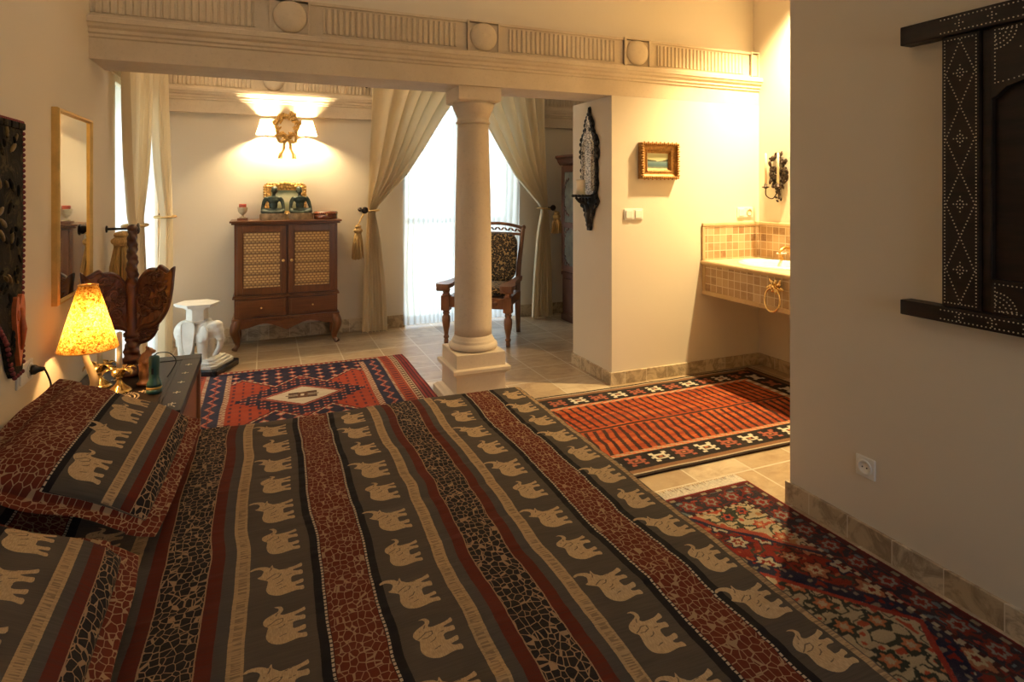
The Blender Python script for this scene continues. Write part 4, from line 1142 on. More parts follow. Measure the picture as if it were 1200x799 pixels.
# ------------------------------------------------------------------ white elephant stool on a black slab
t = thing('elephant_stool', 'white ceramic elephant stool with a flat top beside the rattan cabinet', 'stool', (-.497, 5.37, .058), math.radians(-24))
b = MB()
hexr = lambda r, sy=.8: [(r*math.cos(PI/6+PI/3*i), r*sy*math.sin(PI/6+PI/3*i)) for i in range(6)]
def rect8(a, c, q): return [(-a+q,-c),(a-q,-c),(a,-c+q),(a,c-q),(a-q,c),(-a+q,c),(-a,c-q),(-a,-c+q)]
b.prism(rect8(.225,.165,.03), .020, 'z', .0005); b.prism(rect8(.205,.145,.03), .020, 'z', .020); b.prism(rect8(.180,.125,.02), .016, 'z', .039)
for sg in (-1, 1):
    for i in range(9): b.box((-.15+i*.0375, sg*.153, .028), (.016,.014,.010), .003)
b.build('plinth', M['porcelain'], t)
b = MB(); z0 = .052
b.ell((-.01,0,.258), (.150,.098,.092)); b.ell((-.095,0,.250), (.085,.092,.098)); b.ell((.07,0,.270), (.085,.088,.088))
b.ell((.145,-.02,.275), (.068,.066,.072)); b.ell((.170,-.025,.315), (.046,.050,.038)); b.ell((.180,-.028,.270), (.048,.046,.055))
for (x, y) in ((-.095,-.045), (-.095,.045), (.062,-.045), (.072,.045)):
    b.tube([(x,y,.25), (x+.004,y*1.02,.16), (x+.006,y,.085), (x+.004,y,z0)], [.052,.042,.036,.042], 14)
tr = spline([(.185,-.03,.27), (.208,-.036,.22), (.205,-.040,.16), (.182,-.042,.105), (.165,-.042,.085), (.172,-.042,.075)], 6)
b.tube(tr, np.interp(np.linspace(0,1,len(tr)), [0,.3,.7,1], [.036,.026,.019,.015]).tolist(), 12)
for sg in (-1, 1):
    b.tube([(.175,-.028+sg*.030,.235), (.205,-.030+sg*.036,.205), (.228,-.030+sg*.036,.205)], [.010,.008,.004], 8)
    b.ell((.105,-.012+sg*.086,.262), (.048,.014,.066), R=Matrix.Rotation(sg*.30, 3, 'Z')); b.ell((.085,-.010+sg*.094,.225), (.030,.010,.040), R=Matrix.Rotation(sg*.30, 3, 'Z'))
    b.tube([(-.155,0,.26), (-.172,0.004,.20), (-.168,.004,.13)], [.012,.009,.010], 8)
remesh(b.build('elephant_body', M['porcelain'], t), .0065, 3)
b = MB()
for sg in (-1, 1):
    pl = [(-.045,.345),(.035,.345),(.05,.30),(.044,.24),(.032,.14),(.012,.105),(-.012,.098),(-.035,.11),(-.05,.16),(-.056,.24),(-.056,.30)]
    vs = []; 
    b.prism([(x-.015, z) for x, z in pl], .014, 'y', sg*.097-.007)
    b.tube([(x-.015, sg*.104, z) for x, z in smooth_poly(pl, 3)], .006, 6, closed=True)
b.build('saddle_cloth', M['porcelain'], t)
b = MB()
b.prism(hexr(.105,.9), .022, 'z', .330); b.prism(hexr(.082,.9), .10, 'z', .345); b.prism(hexr(.095,.9), .014, 'z', .440); b.prism(hexr(.115,.9), .012, 'z', .452)
b.prism(hexr(.160,.86), .014, 'z', .462); b.prism(hexr(.172,.86), .014, 'z', .474)
b.build('stool_top', M['porcelain'], t)
M['blackstone'] = simple('black_marble', (.014,.013,.013), .25, 0, .4, 10)
tag(MB().box((0,0,.029), (.50,.37,.056), .012).build('plinth_slab', M['blackstone'], loc=(-.497, 5.37, 0), rot=(0,0,math.radians(-24))), 'low black slab on the tiles under the white elephant stool', 'plinth')

# ------------------------------------------------------------------ armchair
k = NT('leopard_plush'); v = k.obj()
vo = k.n('TexVoronoi'); vo.inputs['Scale'].default_value = 44; vo.inputs['Randomness'].default_value = .9
wob = k.n('MixRGB', blend_type='ADD'); wob.inputs[0].default_value = .02; k.l(v, wob.inputs[1]); k.l(k.noise(v, 30, 2, .5, 0, True), wob.inputs[2]); k.l(wob.outputs[0], vo.inputs['Vector'])
c = k.ramp(vo.outputs['Distance'], [(.0, (.20,.115,.040)), (.25, (.16,.09,.032)), (.30, (.012,.010,.008)), (.56, (.014,.011,.008)), (.66, (.38,.25,.10))], 'LINEAR')
k.bsdf(c, .85, 0, k.bump(k.noise(v, 400, 2), .3, .002), Sheen_Weight=.2); M['leopard'] = k.mat
t = thing('armchair', 'carved wooden armchair with leopard print cushions standing behind the column', 'armchair', (1.985, 5.475, 0), math.radians(-35.6))
def turned(x, y, ztop, parent, nm='leg'):
    b = MB(); b.box((x,y,(ztop+.315)/2), (.082,.082,ztop-.315), .006)
    b.lathe([(.0,0),(.020,0),(.022,.03),(.018,.045),(.027,.058),(.027,.070),(.019,.080),(.022,.11),(.034,.17),(.040,.22),(.038,.255),(.026,.272),(.033,.283),(.033,.295),(.026,.302),(.038,.312),(.038,.318)], 20, M=T(x,y,0))
    return b.build(nm, M['teak'], parent)
for sx in (-1, 1): turned(sx*.300, -.27, .455, t)
for sx in (-1, 1):
    b = MB(); b.tube([(sx*.265,.33,0), (sx*.265,.30,.22), (sx*.268,.275,.42)], [.022,.028,.032], 12); b.build('leg', M['teak'], t)
    b = MB(); b.tube(spline([(sx*.268,.272,.40), (sx*.272,.30,.62), (sx*.282,.375,.86), (sx*.292,.445,1.05)], 6), [.030-.010*i/18 for i in range(19)], 10); b.ell((sx*.293,.45,1.058), (.026,.024,.026)); b.build('back_post', M['teak'], t)
    # arm: broad flat paddle with scrolled front, on a turned upright
    pl = smooth_poly([(sx*.245,-.375),(sx*.30,-.395),(sx*.365,-.37),(sx*.372,-.28),(sx*.335,-.12),(sx*.318,.10),(sx*.312,.305),(sx*.262,.305),(sx*.262,.08),(sx*.258,-.12),(sx*.235,-.27)], 4)
    b = MB(); b.prism(pl, .030, 'z', .545); b.prism([(sx*.30+(a-sx*.30)*.9, -.04+(q+.04)*.96) for a, q in pl], .014, 'z', .532)
    b.tube([(sx*.245,-.345,.525), (sx*.365,-.345,.525)], .022, 14)
    b.build('armrest', M['teak'], t)
    MB().lathe([(.034,.455),(.040,.465),(.028,.475),(.036,.495),(.040,.51),(.026,.52),(.034,.532)], 18, M=T(sx*.300,-.27,0)).build('arm_support', M['teak'], t)
b = MB(); b.box((0,-.275,.395), (.52,.034,.10), .004)
for i in range(7): b.ell((-.18+i*.06,-.292,.395), (.026,.008,.022), 8, 6)
for sx in (-1,1): b.box((sx*.285,.0,.395), (.034,.47,.085), .004)
b.box((0,.265,.395), (.50,.034,.085), .004); b.box((0,0,.43), (.54,.50,.016))
b.build('seat_frame', M['teak'], t)
# carved crest: arch rail, lower rail, pierced leaves
def back_y(z): return float(np.interp(z, [.40,.62,.86,1.05,1.2], [.272,.30,.375,.445,.50]))
b = MB()
b.tube([(x*.295, back_y(1.05+.045*(1-x*x)), 1.045+.050*(1-x*x)) for x in np.linspace(-1,1,21)], .017, 10)
b.tube([(x*.285, back_y(.985), .985+.012*(1-x*x)) for x in np.linspace(-1,1,13)], .013, 8)
for i in range(15):
    u = -.88+1.76*i/14; zc = 1.018+.024*(1-u*u)
    b.ell((u*.285, back_y(zc)-.003, zc), (.023,.007,.0105), 8, 6, R=Matrix.Rotation((-1)**i*.8, 3, 'Y'))
    b.ell((u*.285, back_y(zc)-.010, zc+.004), (.008,.006,.008), 6, 5)
b.tube([(-.27,back_y(.52),.52),(.27,back_y(.52),.52)], .016, 8)
for i in range(6): x = -.20+.08*i; b.tube([(x, back_y(.52), .52), (x, back_y(.75), .75), (x, back_y(.98), .98)], .009, 8)
b.build('carved_back', M['teak'], t)
def cushion(nm, w, d, h, Mx, mat, parent):
    b = MB()
    def fn(u, v):
        a = 2*PI*u; s = math.sin(PI*(v-.5)); c2 = math.cos(PI*(v-.5))
        e = lambda q, p: math.copysign(abs(q)**p, q)
        return (w/2*e(math.cos(a),.42)*e(c2,.35), d/2*e(math.sin(a),.42)*e(c2,.35), h/2*e(s,.75)*(1-.0*u))
    b.grid(fn, 48, 17, M=Mx, cu=True)
    return b.build(nm, mat, parent)
cushion('seat_cushion', .50, .46, .10, T(0,-.005,.490), M['leopard'], t)
cushion('back_cushion', .53, .50, .11, T(0,.262,.765) @ RX(math.radians(-17+90)), M['leopard'], t)

# ------------------------------------------------------------------ dark carved wardrobe on the sitting-area side wall
t = thing('wardrobe', 'dark carved wardrobe with glazed door panels in the shaded corner behind the partition', 'wardrobe', (3.37, 5.36, 0))
WX, WY = .305, .575
M['wardwood'] = wood('old_red_wood', (.055,.020,.012), (.16,.06,.035), .4, 2, 5)
k = NT('cupboard_glass'); k.bsdf(k.ramp(k.noise(k.obj(), 9, 3), [(.3,(.10,.11,.10)),(.7,(.22,.22,.19))]), .12); M['cupglass'] = k.mat
b = MB(); b.b2((-WX+.012,-WY,.075), (WX-.002,WY,1.72), .004)
for z0, z1, o in ((.0,.075,.012), (.50,.54,.012)): b.b2((-WX-o+.012,-WY-o,z0+.001), (WX-.002,WY+o,z1), .005)
b.build('carcass', M['wardwood'], t)
b = MB(); b.prism([(WX-.002,1.72),(-WX+.005,1.72),(-WX-.02,1.75),(-WX-.035,1.785),(-WX-.055,1.80),(-WX-.055,1.825),(WX-.002,1.825)], 2*WY+.10, 'y', -WY-.05)
b.build('cornice', M['wardwood'], t)
for s2 in (-1, 1):
    y0, y1 = (-WY+.02, -.008) if s2 < 0 else (.008, WY-.02)
    b = MB(); x0, x1 = -WX-.012, -WX+.012
    for a, c2 in ((y0,y0+.06),(y1-.06,y1)): b.b2((x0,a,.555), (x1,c2,1.705), .004)
    for a, c2 in ((.555,.62),(1.03,1.09),(1.64,1.705)): b.b2((x0,y0+.06,a), (x1,y1-.06,c2), .004)
    for zc in (.825, 1.365):
        for i in range(20):
            a = 2*PI*i/20; b.ell((x0, (y0+y1)/2+(y1-y0-.15)/2*math.copysign(abs(math.cos(a))**.5, math.cos(a)), zc+.20*math.copysign(abs(math.sin(a))**.5, math.sin(a))), (.006,.016,.016), 6, 5)
    d = b.build('door', M['wardwood'], t)
    for a, c2 in ((.62,1.03),(1.09,1.64)): MB().b2((-WX-.004,y0+.061,a+.001), (-WX+.006,y1-.061,c2-.001)).build('glass_panel', M['cupglass'], d)
    MB().ell((-WX-.026, y1-.03 if s2 < 0 else y0+.03, 1.05), .013, 10, 8).build('knob', M['bronze'], d)
    MB().b2((-WX+.002,y0+.01,.12), (-WX+.013,y1-.01,.47), .004).build('drawer', M['wardwood'], t)
M['amber'] = simple('amber_glaze', (.34,.12,.035), .3, 0, .4, 18, Coat_Weight=.4)
t = thing('urn', 'amber coloured urn standing on top of the dark wardrobe', 'urn', (3.23, 5.62, 1.825))
MB().lathe([(.0,.001),(.06,.001),(.065,.012),(.035,.03),(.03,.045),(.065,.085),(.095,.14),(.098,.18),(.07,.225),(.045,.245),(.05,.262),(.062,.272),(.055,.272),(.035,.25),(.0,.24)], 32).build('urn_body', M['amber'], t)
for sx in (-1, 1): MB().tube(spline([(0,sx*.05,.245), (0,sx*.10,.25), (0,sx*.125,.21), (0,sx*.092,.165)], 6), .008, 8).build('handle', M['amber'], t)
# ------------------------------------------------------------------ inlaid black chest
k = NT('black_lacquered_wood'); v = k.mapv(k.obj(), (6,.8,6)); n = k.noise(v, 6, 5, .6, .4)
k.bsdf(k.ramp(n, [(.3,(.007,.004,.003)),(.7,(.022,.012,.008))]), .45, 0, k.bump(n, .15, .002), Specular_IOR_Level=.25); M['blackwood'] = k.mat
M['inlay'] = simple('bone_inlay', (.66,.56,.40), .4, 0, .1, 50)
def dots(b, pts, r, h, axis='z', o=0, mi=0, n=7):
    """little round inlay studs"""
    for p in pts:
        if axis == 'z': b.lathe([(r,o-.001),(r,o+h*.6),(r*.6,o+h)], n, mi, T(p[0],p[1],0), smooth=False)
        else: b.lathe([(r,-.001),(r,h*.6),(r*.6,h)], n, mi, T(o, p[0], p[1]) @ RY(-PI/2), smooth=False)
def dline(p, q, step):
    L = math.dist(p, q); n = max(1, round(L/step))
    return [(p[0]+(q[0]-p[0])*i/n, p[1]+(q[1]-p[1])*i/n) for i in range(n+1)]
def darc(c, r, a0, a1, step):
    n = max(2, round(abs(a1-a0)*r/step))
    return [(c[0]+r*math.cos(a0+(a1-a0)*i/n), c[1]+r*math.sin(a0+(a1-a0)*i/n)) for i in range(n+1)]
KX0, KX1, KY0, KY1, KZ = XL+.018, -.335, 2.92, 3.88, .50
kx, ky = (KX1-KX0)/2, (KY1-KY0)/2
t = thing('chest', 'black wooden chest with bone inlaid lid at the head corner of the bed', 'chest', ((KX0+KX1)/2, (KY0+KY1)/2, 0))
b = MB(); b.b2((-kx+.02,-ky+.02,.06), (kx-.02,ky-.02,.445), .005)
for sx in (-1,1):
    for sy in (-1,1): b.b2((sx*(kx-.035)-.03, sy*(ky-.035)-.03, .001 if sy < 0 else .0165), (sx*(kx-.035)+.03, sy*(ky-.035)+.03, .44), .006)
for z in (.07,.41): b.b2((-kx+.012,-ky+.012,z), (kx-.012,ky-.012,z+.03), .004)
b.build('chest_body', M['reddishwood'], t)
b = MB(); b.b2((-kx,-ky,.446), (kx,ky,.488), .006); b.b2((-kx,ky-.10,.488), (kx,ky,KZ), .004); b.b2((kx-.09,-ky,.488), (kx,ky-.102,KZ), .004)
b.b2((-kx,-ky,.488), (kx-.092,ky-.102,.4965), .002)
b.b2((kx-.118,-ky+.05,.4965), (kx-.108,ky-.12,.500), .001); 
b.build('lid', M['blackwood'], t)
zt = .4965
def inlay(name, pts, r, z, parent=None):
    b = MB(); dots(b, pts, r, .0012, 'z', z); return b.build(name, M['inlay'], t)
rp2 = []
for r in (.085,.070,.052,.036): rp2 += darc((-.03,-.205), r, 0, 2*PI, .0125)[:-1]
inlay('inlay_rosette', rp2, .0042, zt)
rp2 = []
for q in (0,.014,.028): rp2 += dline((kx-.155-q,-.16),(kx-.155-q,.02),.013)
inlay('inlay_lines', rp2, .0036, zt)
inlay('inlay_wave', spline([(-.20,-.42,0),(-.10,-.385,0),(.0,-.40,0),(.05,-.36,0),(.14,-.335,0)], 7), .0042, zt)
inlay('inlay_line', dline((-.20,-.33),(.09,-.33),.013), .0036, zt)
def cross(x, y, s, z=zt):
    inlay('inlay_cross', [(x+dx*s, y+dy*s) for dx, dy in ((0,0),(1,0),(-1,0),(0,1),(0,-1),(2,0),(-2,0),(0,2),(0,-2))], s*.55, z)
for p in ((.06,-.13),(-.12,-.10),(.07,-.28),(-.10,.12),(-.18,.20),(.0,.25)): cross(p[0], p[1], .007)
for y in (-.38,-.22,-.06,.10,.26): cross(kx-.045, y, .0065, KZ)
inlay('inlay_arc', darc((kx-.06,-ky+.05), .03, .2, 2.2, .011), .004, KZ)
rp2 = []
for r in (.05,.036,.022): rp2 += darc((-.21,-.12), r, -1.2, 1.5, .011)
inlay('inlay_fan', rp2, .0036, zt)

# ------------------------------------------------------------------ table lamp
LX, LY = -.722, 3.16
t = thing('table_lamp', 'lit bedside lamp with a mottled yellow paper shade and curved pale stem', 'lamp', (LX, LY, zt+.0018))
M['horn'] = simple('pale_horn', (.62,.45,.24), .35, 0, .3, 14, .1, stretch=(1,1,.3))
b = MB()
p = spline([(.0,.0,.012), (.016,-.010,.05), (.026,-.014,.10), (.008,-.005,.16), (-.012,.004,.22), (.0,.0,.28), (.0,.0,.315)], 6)
b.tube(p, np.interp(np.linspace(0,1,len(p)), [0,.3,.7,1], [.021,.017,.012,.008]).tolist(), 14)
b.lathe([(.0,.0),(.060,.0),(.062,.006),(.050,.014),(.028,.018),(.0,.018)], 28); b.build('lamp_stem', M['horn'], t)
k = NT('mottled_paper_shade'); v = k.obj(); n1 = k.noise(v, 62, 5, .75, 1.2); n2 = k.noise(v, 140, 3, .7)
c = k.ramp(k.math('ADD', k.math('MULTIPLY', n1, .7), k.math('MULTIPLY', n2, .3)), [(.41,(.22,.055,.004)),(.47,(.58,.22,.022)),(.52,(.82,.48,.09)),(.60,(.94,.76,.30))])
tl = k.n('BsdfTranslucent'); df = k.n('BsdfDiffuse'); k.l(c, tl.inputs[0]); k.l(c, df.inputs[0]); mx = k.n('MixShader'); mx.inputs[0].default_value = .30
k.l(tl.outputs[0], mx.inputs[1]); k.l(df.outputs[0], mx.inputs[2]); k.l(mx.outputs[0], k.out.inputs[0]); M['paper'] = k.mat
MB().lathe([(.117,.246),(.115,.248),(.037,.528),(.039,.530)], 48, cap=False).build('lamp_shade', M['paper'], t)
b = MB(); b.tube([(.116*math.cos(2*PI*i/40), .116*math.sin(2*PI*i/40), .247) for i in range(40)], .0022, 6, closed=True); b.tube([(.038*math.cos(2*PI*i/24), .038*math.sin(2*PI*i/24), .529) for i in range(24)], .002, 6, closed=True)
for i in range(3): a = 2*PI*i/3; b.tube([(.006*math.cos(a),.006*math.sin(a),.33),(.038*math.cos(a),.038*math.sin(a),.524)], .0016, 5)
b.tube([(.085*math.cos(1.9+PI), .085*math.sin(1.9+PI), .37)]*1+[(.137*math.cos(-1.2),.137*math.sin(-1.2),.216),(.042*math.cos(-1.2),.042*math.sin(-1.2),.494)][:0] or [(.1162*math.cos(-1.25),.1162*math.sin(-1.25),.250),(.0388*math.cos(-1.25),.0388*math.sin(-1.25),.526)], .0016, 5)
b.build('shade_ring', M['brass'], t)
b = MB(); b.lathe([(.014,.31),(.014,.340),(.011,.343)], 16); b.build('socket', M['brass'], t)
MB().ell((0,0,.375), (.024,.024,.032)).build('bulb', M['bulb'], t)
point('table_lamp_bulb', (LX, LY, zt+.375), 40, (1,.55,.19), .03)
M['cable'] = simple('black_cable', (.012,.011,.010), .5)
PY = 2.905
b = MB(); cb = spline([(-.03,-.03,.012), (-.075,-.09,.016), (-.105,-.15,.09), (XL+.075-LX, PY+.01-LY, .17), (XL+.058-LX, PY-LY, .235), (XL+.050-LX, PY-LY, .238)], 8)
b.tube(cb, .0035, 8); b.build('cord', M['cable'], t)
b = MB(); b.lathe([(.019,0),(.019,.012),(.012,.022),(.008,.042),(.0,.043)], 16, M=T(XL+.0155-LX, PY-LY, .238) @ RY(PI/2)); b.build('plug', M['cable'], t)

# ------------------------------------------------------------------ wall plates
def wall_plate(name, label, cat, Mx, gangs, kind):
    """plate in local XZ, front towards -Y, 83 mm modules"""
    t = thing(name, label, cat, (0,0,0)); t.matrix_world = Mx
    g = .083; W = g*gangs
    MB().box((0,-.0045,0), (W,.009,g), .004).build('plate', M['white'], t)
    for i in range(gangs):
        x = (i-(gangs-1)/2)*g
        if kind[i] == 'rocker': MB().box((x,-.0125,0), (.058,.007,.058), .003).build('rocker', M['white'], t)
        else:
            MB().lathe([(.031,.0005),(.031,.004),(.0225,.005),(.0215,.0012),(.0,.001)], 28, M=T(x,-.009,0) @ RX(PI/2)).build('socket_cup', M['white'] if kind[i] == 'socket' else M['palestone'], t)
            if kind[i] == 'socket':
                for s2 in (-1,1): MB().lathe([(.0028,0),(.0028,.002),(.0,.002)], 10, M=T(x+s2*.0095,-.0101,0) @ RX(PI/2)).build('socket_hole', M['cable'], t)
    return t
wall_plate('wall_socket', 'double white socket with a black plug on the left wall above the pillow', 'wall socket', T(XL, 2.863, .735) @ RZ(PI/2), 2, ['rocker','socket'])
wall_plate('wall_socket', 'single white wall socket low on the shaded bedroom right wall', 'wall socket', T(XR, 1.680, .325) @ RZ(-PI/2), 1, ['socket'])
wall_plate('light_switch', 'double white light switch below the small gold framed painting', 'light switch', T(2.568, YP0, 1.263), 2, ['rocker','rocker'])
wall_plate('wall_socket', 'double white wall plate above the tiled splashback in the corner', 'wall socket', T(3.655, YP0, 1.262), 2, ['rocker','round'])

# ------------------------------------------------------------------ candlesticks with gilt leaves
M['gold'] = simple('bright_gilt_metal', (.80,.55,.20), .25, .95, .15, 40)
def candlestick(x, y, label, clabel, hc, s=1.0):
    t = thing('candlestick', label, 'candlestick', (x, y, zt+.0018))
    MB().lathe([(.0,0),(.052*s,0),(.053*s,.004),(.040*s,.014),(.022*s,.030),(.012*s,.045),(.010*s,.060),(.016*s,.066),(.010*s,.072),(.012*s,.086)], 28).build('base', M['gold'], t)
    MB().lathe([(.008,.084),(.017,.090),(.018,.112),(.0145,.113),(.0140,.098),(.0,.096)], 20).build('candle_cup', M['gold'], t)
    for i in range(6):
        a = 2*PI*i/6+.4; ca, sa = math.cos(a), math.sin(a); b = MB()
        mid = spline([(.010,.075), (.026,.105), (.048,.118), (.066,.106), (.070,.090)], 5); n = len(mid)
        def fn(u, v):
            q = mid[min(n-1, int(round(u*(n-1))))]; w = .018*math.sin(PI*min(1, u*.93+.07))**.8*(v-.5)*2
            lift = -.006*abs(v-.5)*2
            return (ca*q[0]-sa*w, sa*q[0]+ca*w, q[1]+lift)
        b.grid(fn, n, 5)
        o = b.build('leaf', M['gold'], t); so = o.modifiers.new('t','SOLIDIFY'); so.thickness = .0015
    tag(MB().lathe([(.0,0),(.0125,0),(.0115,hc-.004),(.006,hc),(.0,hc)], 18).tube([(0,0,hc-.001),(.0005,0,hc+.005),(.002,0,hc+.010)], .0012, 5).build('candle', M['wax'], loc=(x,y,zt+.0975)), clabel, 'candle')
candlestick(-.632, 3.305, 'gilt leaf candlestick nearer the camera beside the table lamp on the chest', 'taller cream candle in the nearer gilt leaf candlestick', .185)
candlestick(-.735, 3.425, 'gilt leaf candlestick partly hidden behind the lamp stem', 'shorter cream candle in the rear gilt leaf candlestick behind the lamp', .105)

# ------------------------------------------------------------------ torch (flashlight)
M['greenplastic'] = simple('dark_green_plastic', (.020,.075,.070), .35, 0, .1)
M['yellowplastic'] = simple('yellow_plastic', (.62,.40,.08), .35, 0, .1)
t = thing('flashlight', 'green torch standing on its lens on the black chest', 'flashlight', (-.478, 3.225, zt+.0018))
MB().lathe([(.0,0),(.031,0),(.033,.004),(.033,.020),(.0,.020)], 28).build('lens_bezel', M['greenplastic'], t)
MB().lathe([(.0325,.0205),(.0328,.027),(.0325,.0295)], 28).build('yellow_ring', M['yellowplastic'], t)
MB().lathe([(.032,.030),(.031,.045),(.023,.062),(.021,.075),(.022,.12),(.023,.155),(.021,.168),(.014,.172),(.0,.173)], 28).build('barrel', M['greenplastic'], t)
MB().box((-.004,-.0225,.105), (.010,.006,.028), .002).build('switch', M['cable'], t)
b = MB(); b.tube(spline([(0,.0,.174), (.02,.01,.182), (.06,.03,.170), (.085,.04,.130), (.070,.035,.09), (.05,.02,.06)], 6), .0045, 6, flat=.5); b.build('wrist_strap', M['cable'], t)

# ------------------------------------------------------------------ small carved figure
M['palewood'] = wood('pale_carved_wood', (.26,.10,.04), (.46,.22,.09), .45, 2, 6)
t = thing('carving', 'small reddish wood carving of a crouching animal on a post', 'carving', (-.545, 3.375, zt+.0018), .5)
b = MB(); b.lathe([(.0,0),(.030,0),(.031,.010),(.022,.018),(.019,.03),(.022,.05),(.020,.075),(.023,.095),(.026,.10),(.0,.10)], 20)
b.ell((0,0,.118), (.022,.027,.024)); b.ell((.012,0,.140), (.026,.018,.018)); b.ell((.026,0,.158), (.019,.016,.018)); b.ell((.043,0,.153), (.013,.010,.010))
for s2 in (-1,1): b.ell((.018,s2*.012,.176), (.006,.005,.010)); b.tube([(.012,s2*.016,.128),(.026,s2*.017,.118),(.028,s2*.014,.104)], [.009,.007,.008], 8); b.tube([(-.010,s2*.018,.118),(-.004,s2*.024,.108),(.006,s2*.02,.103)], [.013,.010,.008], 8)
remesh(b.build('carved_figure', M['palewood'], t), .0035, 2)

# ------------------------------------------------------------------ carved lotus ornament
M['lotuswood'] = wood('carved_dark_red_wood', (.040,.012,.007), (.13,.042,.020), .40, 2, 7, .3)
t = thing('wood_ornament', 'tall dark carved wooden ornament with two spread petals on the chest', 'ornament', (-.632, 3.60, zt+.0018))
b = MB()
b.lathe([(.0,0),(.075,0),(.080,.008),(.076,.024),(.060,.032),(.045,.040),(.035,.055),(.045,.070),(.045,.082),(.030,.092)], 32)
b.build('base', M['lotuswood'], t)
b = MB()
def pole(b, z0, z1, r0, r1, tw, n=60, sides=24):
    def fn(u, v):
        a = 2*PI*u; z = z0+(z1-z0)*v; r = (r0+(r1-r0)*v)*(1+.16*math.cos(3*a+tw*v)+.07*math.cos(v*(z1-z0)*2*PI/.032))
        return (r*math.cos(a), r*math.sin(a), z)
    b.grid(fn, sides, n, cu=True)
pole(b, .085, .19, .036, .030, 8, 24)
b.lathe([(.026,.185),(.040,.195),(.040,.21),(.030,.22),(.030,.30),(.034,.42),(.030,.445),(.022,.45)], 24)
pole(b, .445, .74, .027, .020, 26)
b.lathe([(.016,.735),(.024,.745),(.025,.757),(.014,.768),(.0,.772)], 16)
b.build('post', M['lotuswood'], t)
def petal(name, dirx, diry, W, z0, H, lean, parent, flip=1):
    """broad carved leaf rising from the post; outline in (u outwards, z up)"""
    out = smooth_poly([(.0,.0),(.055,.03),(.15,.06),(.215,.14),(.245,.235),(.258,.33),(.262,.385),(.235,.360),(.205,.375),(.170,.392),(.148,.375),(.10,.372),(.055,.335),(.022,.27),(.005,.15)], 4)
    d = Vector((dirx, diry, 0)).normalized(); nrm = Vector((d.y, -d.x, 0))
    if nrm.y > 0: nrm = -nrm
    k2 = W/.262; kz = H/.392
    cx = sum(p[0] for p in out)/len(out); cz = sum(p[1] for p in out)/len(out)
    b = MB(); vs = []; fs = []; n = len(out); rings = [(1.0,-.010),(1.0,.006),(.95,.014),(.88,.016),(.83,.008),(.55,.012),(.2,.010)]
    def P(u, z, o):
        bend = lean*(u/.262)**2
        return d*(u*k2) + nrm*(o+bend) + Vector((0,0,z0+z*kz))
    for s2, o in rings:
        for i, (u, z) in enumerate(out):
            uu, zz = cx+(u-cx)*s2, cz+(z-cz)*s2
            car = .004*math.sin(uu*95+2.0*math.sin(zz*60))*math.sin(zz*80) if s2 < .85 else 0
            vs.append(P(uu, zz, o+car))
    for r in range(len(rings)-1):
        for i in range(n):
            j = (i+1) % n; fs.append((r*n+i, r*n+j, (r+1)*n+j, (r+1)*n+i))
    fs.append(tuple((len(rings)-1)*n+i for i in range(n))); fs.append(tuple(range(n))[::-1])
    b.add(vs, fs, smooth=False)
    # carved scrolls on the face
    rnd = random.Random(int(W*1000))
    for (u, z, r, tt) in ((.085,.13,.034,1),(.15,.19,.040,-1),(.10,.24,.036,1),(.18,.28,.034,-1),(.14,.325,.026,1),(.06,.20,.026,-1),(.205,.21,.020,1)):
        pts = [P(u+r*(1-q/26)*math.cos(tt*q*.42), z+r*(1-q/26)*math.sin(tt*q*.42), .014) for q in range(22)]
        b.tube(pts, [.0065-.0035*q/22 for q in range(22)], 6)
        for q in range(5):
            a = rnd.uniform(0, 6.28); b.ell(P(u+r*1.2*math.cos(a), z+r*1.2*math.sin(a), .013), (.010,.010,.005), 7, 5)
    return b.build(name, M['lotuswood'], parent)
petal('petal', -.20, -.085, .222, .205, .345, .0, t)
petal('petal', .92, -.384, .235, .195, .370, .03, t)
petal('petal', .80, .10, .125, .135, .15, .02, t)

# ------------------------------------------------------------------ gilt mirror on the left wall
def plain_frame(b, w, h, fw, dep, mi=0):
    pr = [(0,0),(0,-dep*.75),(fw*.2,-dep),(fw*.55,-dep),(fw*.8,-dep*.6),(fw,-dep*.45),(fw,0)]
    for (L, H, rot) in ((w, h, 0), (h, w, 1), (w, h, 2), (h, w, 3)):
        vs = []; n = len(pr)
        for sg in (-1, 1):
            for a, d in pr: vs.append((sg*(L/2-a), d, H/2-a))
        fs = [(i, i+1, n+i+1, n+i) for i in range(n-1)]
        b.add(vs, fs, mi, False, RY(rot*PI/2))
t = thing('mirror', 'tall mirror in a plain gold frame on the left wall above the chest', 'mirror', (0,0,0)); t.matrix_world = T(XL, 3.478, 1.375) @ RZ(PI/2)
b = MB(); plain_frame(b, .566, .88, .024, .030); M['goldframe'] = simple('satin_gold_leaf', (.70,.46,.16), .35, .7, .12, 15); b.build('frame', M['goldframe'], t)
MB().b2((-.261,-.016,-.418), (.261,-.010,.418)).build('mirror_glass', M['mirror'], t)

